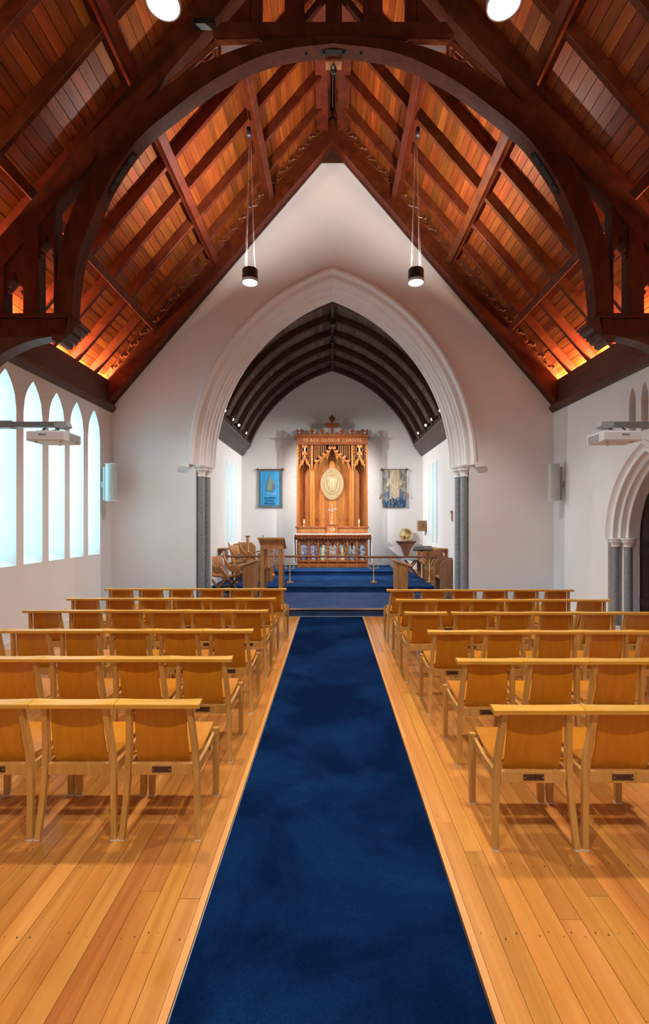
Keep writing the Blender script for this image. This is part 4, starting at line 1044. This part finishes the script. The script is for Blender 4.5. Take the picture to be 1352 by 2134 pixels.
for s in (-1, 1):
    r2 = root_at('altar_vase', 'small polished gold vase at the '+('left' if s < 0 else 'right')+' end of the reredos shelf', 'vase', (s*.88, 15.45, 1.745)); P = Part(r2)
    P(MB().lathe([(.038, 0), (.038, .012), (.022, .03), (.022, .05), (.034, .10), (.032, .15), (.02, .19), (.036, .225), (.036, .232), (.014, .225)], (s*.88-.02, 15.35, 1.745), 8), 'vessel', M['gold'])

# ------------------------------------------------------------------ banners
BY = 15.86
r = root_at('banner', 'blue cloth banner with a church emblem and lettering, left of the reredos', 'banner', (-2.05, BY, 2.36)); P = Part(r)
xa, xb, z0, z1 = -2.43, -1.665, 2.36, 3.63
def wavy(x0, x1, zz0, zz1, y, mat, nm, amp=.006, t_=.006):
    mb = MB(); n = 14
    A = [(x0+(x1-x0)*i/n, y+amp*sin(i*1.1)) for i in range(n+1)]; B_ = [(p[0], p[1]+t_) for p in A]
    mb.ribbon(A, B_, zz0, zz1, 'z'); return P(mb, nm, mat)
wavy(xa, xb, z0, z1, BY-.02, M['bordercloth'], 'border')
wavy(xa+.065, xb-.075, z0+.08, z1-.075, BY-.032, M['bluecloth'], 'field', .001)
def poly(pts, col, y, nm='emblem'):
    return P(MB().prism([(-2.05+px_, z) for px_, z in pts], y, y+.003), nm, plain('emblem_colour', col, .85))
ey = BY-.045
poly([(-.12, 2.93), (-.09, 3.20), (-.03, 3.37), (-.005, 3.52), (.01, 3.40), (.04, 3.30), (.08, 3.22), (.12, 3.33), (.16, 3.24), (.20, 2.95)], (.20, .30, .34), ey)
poly([(-.10, 2.93), (-.085, 3.14), (-.02, 3.34), (.045, 3.14), (.06, 2.93)], (.22, .28, .22), ey-.004)
poly([(-.055, 2.93), (-.045, 3.05), (-.02, 3.11), (.005, 3.05), (.015, 2.93)], (.32, .32, .18), ey-.007)
for x_ in (.085, .12, .155): poly([(x_-.012, 2.95), (x_-.012, 3.12), (x_, 3.17), (x_+.012, 3.12), (x_+.012, 2.95)], (.14, .15, .28), ey-.004)
poly([(-.035, 3.2), (-.02, 3.24), (-.005, 3.2), (-.02, 3.16)], (.36, .20, .16), ey-.007)
poly([(-.14, 2.90), (-.12, 2.94), (.10, 2.94), (.08, 2.90)], (.10, .20, .20), ey-.006)
poly([(-.17, 2.80), (.19, 2.785), (.20, 2.84), (-.1, 2.845)], (.28, .55, .75), ey-.002)
P(MB().tube([(-2.205+.012*k, ey-.006, 2.815+.013*sin(k*2.3)+.006*sin(k*.9)) for k in range(28)], .004, 5), 'motto_scroll', M['navytext'])
for s_, z in (('DIOCESAN', 2.675), ('SCHOOL', 2.585), ('FOR GIRLS', 2.49)):
    text(s_, .088, (-2.055, ey+.0, z), (pi/2, 0, 0), M['navytext'], r, sx=.86, ext=.003)
text('1904 – 2004' if False else '····  ····', .05, (-2.04, ey, 2.43), (pi/2, 0, 0), M['navytext'], r)
def rod(xa, xb, P, y=BY-.04, z=3.62):
    P(MB().tube([(xa-.10, y, z), (xa-.06, y, z), (xa+.02, y, z), (xb-.02, y, z), (xb+.06, y, z), (xb+.10, y, z)], [.006, .016, .014, .014, .016, .006], 8), 'rod', M['brown'], smooth=True)
    for x in (xa-.02, xb+.02):
        P(MB().ball((x, y-.005, z), .03, 8, 8, (.6, .6, 1.9)), 'finial', M['black'], smooth=True)
        P(MB().box(x-.012, x+.012, y, BY+.035, z-.015, z+.015), 'wall_bracket', M['black'])
rod(xa, xb, P)
for x in (xa, xb-.01): P(MB().box(x-.02, x+.02, BY-.03, BY-.01, z0-.01, z0+.09), 'corner_tie', M['bordercloth'])

r = root_at('tapestry', 'woven tapestry with a pale cross over blue and grey patches, right of the reredos', 'tapestry', (2.06, BY, 2.36)); P = Part(r)
xa, xb, z0, z1 = 1.68, 2.445, 2.37, 3.63
g = MB(); cols = []; rr = random.Random(11)
nxp = 17; 
for i in range(nxp):
    x0 = xa+(xb-xa)*i/nxp; x1 = xa+(xb-xa)*(i+1)/nxp; z = z0; u = (i+.5)/nxp-.5
    while z < z1-.001:
        hh = rr.uniform(.04, .17); zz = min(z1, z+hh); v = ((z+zz)/2-z0)/(z1-z0)
        g.box(x0, x1, BY-.032-rr.uniform(0, .003), BY-.022, z, zz)
        cross = (abs(u) < .20 and v > .22+.25*abs(u)) or (abs(u) < .33 and .58 < v < .74)
        if cross: c = rr.choice([(.62,.50,.33), (.55,.43,.28), (.50,.40,.30), (.66,.56,.42), (.45,.38,.30)])
        elif v < .20: c = rr.choice([(.02,.06,.14), (.03,.11,.21), (.04,.05,.08), (.14,.17,.22), (.03,.03,.05), (.10,.16,.24)])
        elif v < .40: c = rr.choice([(.10,.14,.24), (.16,.18,.24), (.07,.11,.20), (.28,.27,.22), (.20,.22,.22)])
        else: c = rr.choice([(.17,.18,.17), (.25,.25,.22), (.12,.14,.16), (.30,.28,.23), (.36,.36,.30), (.20,.17,.13)])
        cols += [c]*6; z = zz
o = g.build('woven_patches', M['vcol'], kind='stuff'); adopt(o, r)
colour_faces(o, lambda i, pl, cols=cols: cols[i])
P(MB().box(xa, xb, BY-.021, BY-.012, z0, z1), 'lining', M['bordercloth'])
rod(xa, xb, P)
for x in (xa-.055, xb+.05):
    P(MB().tube([(x, BY-.05, 3.6), (x, BY-.05, 2.86)], .004, 5), 'cord', M['oldbrass'])
    P(MB().lathe([(.008, 0), (.024, -.10), (.026, -.13), (.004, -.13)], (x, BY-.05, 2.83), 8), 'tassel', M['mahog'])

# credence bracket, dish, aumbry, carved corbel
r = root_at('credence_bracket', 'dark brown tapering wall bracket shelf right of the altar', 'shelf', (2.42, 15.88, .77)); P = Part(r)
cb = [(-.30,1.235),(-.30,1.205),(-.265,1.195),(-.25,1.15),(-.20,1.11),(-.155,1.05),(-.115,.95),(-.09,.86),(-.075,.86),(-.075,.80),(0,.75)]
full = [(2.42+x, z) for x, z in cb]+[(2.42-x, z) for x, z in cb[::-1][1:]]
P(MB().prism(full, 15.62, 15.895), 'bracket', M['brown'], bevel=0)
P(MB().box(2.10, 2.74, 15.56, 15.895, 1.236, 1.262), 'shelf_top', M['brown'], bevel=.004)
r = root_at('alms_dish', 'large round polished brass dish propped on the wall bracket', 'dish', (2.42, 15.72, 1.262)); P = Part(r)
P(MB().lathe([(.01, .0), (.12, .004), (.145, -.012), (.20, -.02), (.212, -.016), (.205, -.006), (.148, .004), (.12, .02), (.01, .02)], (2.42, 15.74, 1.475), 36, 'y'), 'dish', M['gold'], smooth=True)
P(MB().lathe([(.05, 0), (.05, .01), (.014, .03), (.012, .07), (.05, .09), (.07, .14), (.074, .18), (.07, .18), (.03, .10)], (2.38, 15.66, 1.262), 18), 'ciborium', M['brass'], smooth=True)
for x in (-.06, .06): P(MB().tube([(2.42+x, 15.70, 1.262), (2.42+x, 15.69, 1.30), (2.42+x, 15.75, 1.34)], .008, 6), 'stand', M['brass'])
r = root_at('aumbry', 'small wooden aumbry box with a cross carved on its door, right chancel corner', 'cupboard', (2.84, 15.3, 1.60)); P = Part(r)
P(MB().box(2.72, 2.985, 15.15, 15.42, 1.60, 1.93), 'box', M['oakdark'], bevel=.004)
P(MB().box(2.735, 2.97, 15.135, 15.15, 1.612, 1.918), 'door', M['oakdark'], bevel=.003)
c = MB().box(2.865, 2.88, 15.125, 15.135, 1.70, 1.84); c.box(2.835, 2.91, 15.126, 15.135, 1.785, 1.80)
P(c, 'cross', M['mahog'])
r = root_at('wall_carving', 'small carved wooden figure bracket on the right chancel wall beside the column', 'carving', (2.97, 11.8, 1.9)); P = Part(r)
P(MB().lathe([(.01, 0), (.03, .04), (.02, .08), (.035, .12), (.02, .16), (.03, .20), (.05, .24), (.05, .26), (.01, .27)], (2.94, 11.78, 1.9), 8), 'figure', M['oak'])
P(MB().box(2.95, 2.988, 11.74, 11.82, 1.93, 2.16), 'back_plate', M['oak'])

# ------------------------------------------------------------------ communion rail
r = root_at('communion_rail', 'brown wooden communion rail on four scrolled brass standards', 'rail', (0, 12.4, .313)); P = Part(r)
RLZ = 1.0
def handrail(x0, x1, z, y=12.42):
    P(MB().prism([(y-.035, z-.01), (y-.028, z+.018), (y, z+.026), (y+.028, z+.018), (y+.035, z-.01), (y+.02, z-.028), (y-.02, z-.028)], x0, x1, 'x'), 'handrail', M['railwood'])
handrail(-2.98, .78, RLZ); handrail(.70, 2.98, RLZ-.016, 12.43)
for x in (-2.53, -1.10, 1.07, 2.51):
    st = P(MB().lathe([(.035, .03), (.03, .05), (.016, .07), (.015, .30), (.024, .31), (.024, .325), (.013, .34), (.012, .665)], (x, 12.42, .313), 14), 'standard', M['brass'], smooth=True)
    P(MB().box(x-.08, x+.08, 12.36, 12.48, .313, .345), 'base_plate', M['oak'], bevel=.004)
    for s in (-1, 1):
        main = [(x+s*.012, 12.42, .70), (x+s*.04, 12.42, .80), (x+s*.09, 12.42, .90), (x+s*.15, 12.42, .945)]
        cu = [(x+s*(.165+.045*(1-i/16)*cos(pi/2-2.4*pi*i/16)*1), 12.42, .90+.045*(1-i/16)*sin(pi/2-2.4*pi*i/16)) for i in range(15)]
        P(MB().tube(main+cu, .0065, 6), 'scroll', M['oldbrass'], smooth=True)
        cu2 = [(x+s*(.10+.045*(1-i/20)*cos(pi+2.8*pi*i/16)), 12.42, .715+.045*(1-i/20)*sin(pi+2.8*pi*i/16)) for i in range(17)]
        P(MB().tube([(x+s*.012, 12.42, .66), (x+s*.03, 12.42, .68)]+cu2, .0065, 6), 'scroll', M['oldbrass'], smooth=True)

# ------------------------------------------------------------------ lectern and desks
def carve(mb, pts, r_):
    for (x, y, z) in pts: mb.ball((x, y, z), r_, 7, 5, (1.1, .6, 1))
LY = 10.4; LX = -1.327
r = root_at('lectern', 'tall carved oak lectern with open ogee arch and book rest, left of aisle', 'lectern', (LX, LY, .16)); P = Part(r)
for s in (-1, 1):
    xo, xi = LX+s*.237, LX+s*.155
    for yy in (LY-.02, LY+.36):
        P(MB().box(min(xo, xi), max(xo, xi), yy, yy+.06, .16, 1.40), 'leg', M['oak'], bevel=.008)
        P(MB().box(min(LX+s*.17, LX+s*.182), max(LX+s*.17, LX+s*.182), yy-.006, yy, .16, .85), 'leg_bead', M['oak'])
    P(MB().box(min(xo, xo-s*.03), max(xo, xo-s*.03), LY+.04, LY+.36, .95, 1.40), 'side_panel', M['oak'])
    P(MB().box(min(xo, xo-s*.06), max(xo, xo-s*.06), LY-.06, LY+.46, .16, .22), 'foot_rail', M['oak'])
P(MB().box(LX-.237, LX+.237, LY-.03, LY+.0, 1.30, 1.44), 'top_rail', M['oak'], bevel=.005)
P(MB().prism([(LY-.10, 1.515), (LY-.10, 1.545), (LY+.02, 1.557), (LY+.50, 1.315), (LY+.485, 1.285), (LY+.02, 1.52)], LX-.29, LX+.28, 'x'), 'book_rest', M['oak'])
P(MB().prism([(LY-.05, 1.44), (LY-.08, 1.515), (LY+.02, 1.53), (LY+.42, 1.33), (LY+.42, 1.28)], LX-.25, LX+.25, 'x'), 'desk_box', M['oak'])
og = lambda u: .89+.20*(.45*(1-abs(u)/.155)**.6+.55*(1-abs(u)/.155)**2.2) if abs(u) < .155 else .89
us = [-.155+.31*i/30 for i in range(31)]
P(MB().ribbon([(LX+u, og(u)-.04) for u in us], [(LX+u, og(u)) for u in us], LY-.015, LY+.03), 'ogee_arch', M['oak'])
cv = MB()
for s_ in (-1, 1):
    for (x, z) in ((.115, .985), (.085, 1.05), (.065, 1.115), (.055, 1.185), (.045, 1.25)):
        cv.tube([(LX+s_*x+.026*cos(2*pi*i/10), LY, z+.026*sin(2*pi*i/10)) for i in range(11)], .0115, 6)
cv.tube([(LX, LY, 1.06), (LX, LY, 1.30)], .014, 6)
carve(cv, [(LX, LY, 1.285), (LX-.028, LY, 1.265), (LX+.028, LY, 1.265), (LX, LY, 1.245)], .02)
P(cv, 'crockets', M['oak'], smooth=True)
for x in (-.135, -.10, .10, .135): P(MB().box(LX+x-.007, LX+x+.007, LY+.0, LY+.02, og(x)-.01, 1.30), 'tracery_bar', M['oak'])
cv = MB(); carve(cv, [(LX-.17+.017*k, LY-.031, 1.375+.012*(-1)**k) for k in range(21)], .010); P(cv, 'carved_band', M['oak'])
cv = MB(); carve(cv, [(LX+s*.085, LY+.01, .90) for s in (-1, 1)], .022); P(cv, 'cusp', M['oak'])
P(MB().tube([(LX-.19, LY+.05, 1.545), (LX-.19, LY+.05, 1.60)], .008, 6), 'microphone_stub', M['black'])

def prayer_desk(x, s, label, carved):
    """s=+1: reader sits on the +x side; top falls towards +x"""
    y0, y1, zb = 10.85, 11.42, .16
    r = root_at('prayer_desk', label, 'desk', (x, y0, zb)); P = Part(r)
    for yy in (y0, y1-.035):
        prof = [(x-s*.13, zb), (x-s*.13, .96), (x-s*.16, 1.0), (x+s*.17, .885), (x+s*.13, .85), (x+s*.13, zb)]
        if carved: prof = [(x-s*.13, .96), (x-s*.16, 1.0), (x+s*.17, .885), (x+s*.13, .85), (x+s*.13, zb), (x-s*.22, zb), (x-s*.19, .3), (x-s*.13, .45)]
        P(MB().prism(prof, yy, yy+.035), 'side_panel', M['oak'], bevel=.003)
    P(MB().box(min(x-s*.128, x-s*.10), max(x-s*.128, x-s*.10), y0+.035, y1-.035, zb+.02, .97), 'front_panel', M['oak'])
    P(MB().prism([(x-s*.21, 1.035), (x-s*.21, 1.005), (x+s*.24, .86), (x+s*.25, .885)], y0-.03, y1+.03), 'desk_top', M['oak'], bevel=.003)
    P(MB().prism([(x+s*.22, .885), (x+s*.24, .88), (x+s*.245, .91), (x+s*.228, .912)], y0-.03, y1+.03), 'book_ledge', M['oak'])
    P(MB().box(min(x-s*.10, x+s*.11), max(x-s*.10, x+s*.11), y0+.035, y1-.035, .60, .62), 'shelf', M['oak'])
    if carved:
        cv = MB(); carve(cv, [(x+q+.006*(-1)**k, y0-.002, .26+.016*k+.008*(q > 0)) for k in range(39) for q in (-.028, -.009, .009, .028)], .0095); P(cv, 'carved_strip', M['oak'], smooth=True)
        for q in (-.045, .045): P(MB().box(x+q-.004, x+q+.004, y0-.006, y0, .24, .88), 'strip_bead', M['oak'])
prayer_desk(-1.90, -1, 'oak prayer desk with a carved leaf strip, beside the tall lectern', True)
prayer_desk(1.575, 1, 'plain oak prayer desk with sloping top, right of the chancel steps', False)

def small_prie(x, y):
    r = root_at('prie_dieu', 'small oak kneeling desk half hidden behind the tall lectern', 'desk', (x, y, .313)); P = Part(r)
    P(MB().prism([(x-.16, .313), (x-.16, 1.05), (x+.12, 1.12), (x+.12, .70), (x+.20, .62), (x+.22, .50), (x+.24, .46), (x+.24, .313)], y, y+.04), 'side_panel', M['oak'])
    P(MB().prism([(x-.16, .313), (x-.16, 1.05), (x+.12, 1.12), (x+.12, .70), (x+.20, .62), (x+.22, .50), (x+.24, .46), (x+.24, .313)], y+.5, y+.54), 'side_panel', M['oak'])
    P(MB().prism([(x-.28, 1.06), (x-.28, 1.08), (x+.15, 1.175), (x+.15, 1.15)], y-.02, y+.56), 'desk_top', M['brown'])
    P(MB().box(x+.08, x+.11, y+.04, y+.5, .33, 1.09), 'front_panel', M['oak'])
    P(MB().box(x-.15, x+.25, y+.04, y+.5, .43, .46), 'kneeler', M['oak'])
small_prie(-1.83, 12.75)

# ------------------------------------------------------------------ chancel seats
def glaston(x, y, zb, rz, label):
    t = thing('folding_chair', label, 'chair', (x, y, zb), rz)
    back = [(-.30, 1.0), (-.26, .93), (-.20, .80), (-.10, .70), (0, .665), (.07, .69), (.13, .68), (.21, .60), (.29, .50), (.34, .46)]
    for s in (-1, 1):
        A = [(p[0], p[1]) for p in dens(back, 3)]; n = len(A)
        B_ = [(p[0]+.0, p[1]-.055-.10*sin(pi*i/(n-1))) for i, p in enumerate(A)]
        ya, yb_ = s*.27, s*.235
        MB().ribbon(A, B_, ya, yb_).build('arm', M['oak'], t, bevel=0)
        cv = MB(); carve(cv, [(A[i][0]+.008*(-1)**k, s*.272, B_[i][1]+(A[i][1]-B_[i][1])*k/5) for i in range(3, n-3) for k in range(1, 5)], .0105); cv.build('arm_carving', M['oak'], t, smooth=True)
        MB().bar((-.26, s*.25, .44), (.28, s*.25, .0), .05, .035, (0, 1, 0)).build('leg', M['oakdark'], t, bevel=.004)
        MB().bar((.30, s*.21, .46), (-.24, s*.21, .0), .05, .035, (0, 1, 0)).build('leg', M['oak'], t, bevel=.004)
    MB().box(-.24, .26, -.19, .19, .43, .46).build('seat', M['oak'], t, bevel=.004)
    MB().hexa([(-.22, -.20, .44), (-.22, .20, .44), (-.19, .20, .44), (-.19, -.20, .44), (-.30, -.20, .90), (-.30, .20, .90), (-.275, .20, .90), (-.275, -.20, .90)]).build('back_panel', M['oak'], t, bevel=.004)
    cv = MB(); carve(cv, [(-.185-.09*(k//6)/8, -.10+.04*(k % 6), .55+.035*(k//6)) for k in range(54)], .014); cv.build('back_carving', M['oak'], t, smooth=True)
    MB().tube([(.03, -.26, .225), (.03, .26, .225)], .015, 8).build('dowel', M['oakdark'], t)
    return t
glaston(-2.52, 11.25, .18, -.52, 'carved folding oak armchair with crossed legs beside the left column')
glaston(-2.50, 13.38, .333, -.42, 'second carved oak armchair, behind the rail on the left')
def stall(x0, y, s, zb, label, n=1, wd=.62, mat='oak', dep=.46, h=.86):
    """bench seat whose ends stand across the view; s=+1 right side of the chancel"""
    r = root_at('choir_stall', label, 'stall', (s*x0, y, zb)); P = Part(r)
    def X(a): return s*(x0+a)
    for k in range(n+1):
        yy = y+k*wd
        P(MB().prism([(X(0), zb), (X(0), zb+.44), (X(-.035), zb+.47), (X(0), zb+.50), (X(.0), zb+h-.12), (X(.12), zb+h), (X(dep), zb+h), (X(dep), zb)], yy, yy+.04), 'bench_end', M[mat], bevel=.003)
    P(MB().box(min(X(.01), X(dep-.03)), max(X(.01), X(dep-.03)), y+.04, y+n*wd, zb+.41, zb+.45), 'seat', M['oak'], bevel=.003)
    P(MB().box(min(X(dep-.05), X(dep-.015)), max(X(dep-.05), X(dep-.015)), y+.04, y+n*wd, zb+.05, zb+h-.03), 'back', M['oak'])
    for q in (.1, .22, .34):
        P(MB().lathe([(.010, -.003), (.010, 0)], (X(q), y, zb+.40), 8, 'y'), 'peg', M['brown'])
    return r
stall(2.47, 11.02, 1, .16, 'oak stall with canted bench end beside the right column', 1, .60, 'oakdark', .44, .86)
stall(2.52, 13.0, 1, .313, 'oak choir stall behind the rail on the right, near the music stand', 2, .62, 'oak', .44, .86)
stall(2.42, 14.15, -1, .313, 'oak choir stall in the far left of the chancel', 2, .5, 'oak', .5, .93)
r = root_at('wall_desk', 'small oak shelf desk on a curved bracket against the right chancel wall', 'desk', (2.9, 12.45, 1.0)); P = Part(r)
P(MB().box(2.66, 2.985, 12.40, 12.80, 1.17, 1.20), 'shelf', M['oak'], bevel=.003)
P(MB().prism([(2.985, .92), (2.95, .93), (2.93, 1.06), (2.86, 1.12), (2.74, 1.17), (2.985, 1.17)], 12.5, 12.54), 'bracket', M['oak'])
r = root_at('wall_desk', 'small oak shelf desk on a curved bracket against the left chancel wall', 'desk', (-2.9, 12.2, 1.0)); P = Part(r)
P(MB().box(-2.985, -2.66, 12.48, 12.82, 1.17, 1.205), 'shelf', M['oak'], bevel=.003)
P(MB().prism([(-2.985, .90), (-2.955, .93), (-2.93, 1.05), (-2.86, 1.12), (-2.72, 1.17), (-2.985, 1.17)], 12.6, 12.64), 'bracket', M['oak'])
# candle stand
r = root_at('candle_stand', 'turned wooden candle stand with a flat dish top in the left chancel', 'candle stand', (-2.50, 14.0, .313)); P = Part(r)
cx_, cy_ = WX(516, 13.8), 13.8
r.location = (cx_, cy_, .313)
P2 = lambda mb, nm, m_, **k: adopt(mb.build(nm, m_, **k), r)
P2(MB().lathe([(.16, 0), (.16, .03), (.06, .06), (.04, .12), (.04, .70), (.055, .72), (.035, .76), (.045, .86), (.03, .95), (.045, 1.05), (.05, 1.10), (.035, 1.13)], (cx_, cy_, .313), 14), 'column', M['oak'], smooth=True)
P2(MB().lathe([(.03, 1.12), (.05, 1.14), (.085, 1.165), (.085, 1.18), (.02, 1.18)], (cx_, cy_, .313), 18), 'dish', M['oak'], smooth=True)
# music stand
r = root_at('music_stand', 'black music stand with a pale pole behind the rail on the right', 'music stand', (2.35, 12.75, .313)); P = Part(r)
mx, my = 2.37, 12.72
P(MB().tube([(mx, my, .40), (mx, my, .80)], .016, 10), 'lower_pole', M['wplastic'], smooth=True)
P(MB().tube([(mx, my, .80), (mx, my, 1.15)], .011, 10), 'upper_pole', M['wplastic'], smooth=True)
P(MB().ball((mx, my, .81), .022, 8, 6), 'collar', M['black'])
for a in (.3, 2.4, 4.4):
    P(MB().tube([(mx, my, .41), (mx+.12*cos(a), my+.12*sin(a), .34), (mx+.27*cos(a), my+.27*sin(a), .325)], .010, 6), 'leg', M['black'])
P(MB().hexa([(mx-.26, my-.15, 1.14), (mx+.22, my-.15, 1.18), (mx+.27, my+.18, 1.24), (mx-.18, my+.18, 1.22), (mx-.26, my-.15, 1.15), (mx+.22, my-.15, 1.19), (mx+.27, my+.18, 1.25), (mx-.18, my+.18, 1.23)]), 'desk', M['black'])
P(MB().box(mx-.26, mx+.24, my-.19, my-.15, 1.135, 1.16), 'desk_ledge', M['black'])
P(MB().lathe([(.03, 1.10), (.03, 1.16)], (mx, my, 0), 10), 'tilt_head', M['black'])
# folding stool
t = thing('folding_stool', 'small dark folding stool with crossed legs behind the music stand', 'stool', (2.30, 14.1, .333), 0)
for s in (-1, 1):
    MB().bar((-.17, s*.17, .45), (.17, s*.17, .0), .035, .025, (0, 1, 0)).build('leg', M['brown'], t)
    MB().bar((.17, s*.14, .45), (-.17, s*.14, .0), .035, .025, (0, 1, 0)).build('leg', M['brown'], t)
MB().box(-.19, .19, -.19, .19, .45, .475).build('seat', M['vent'], t, bevel=.004)
print('objects', len(bpy.data.objects))
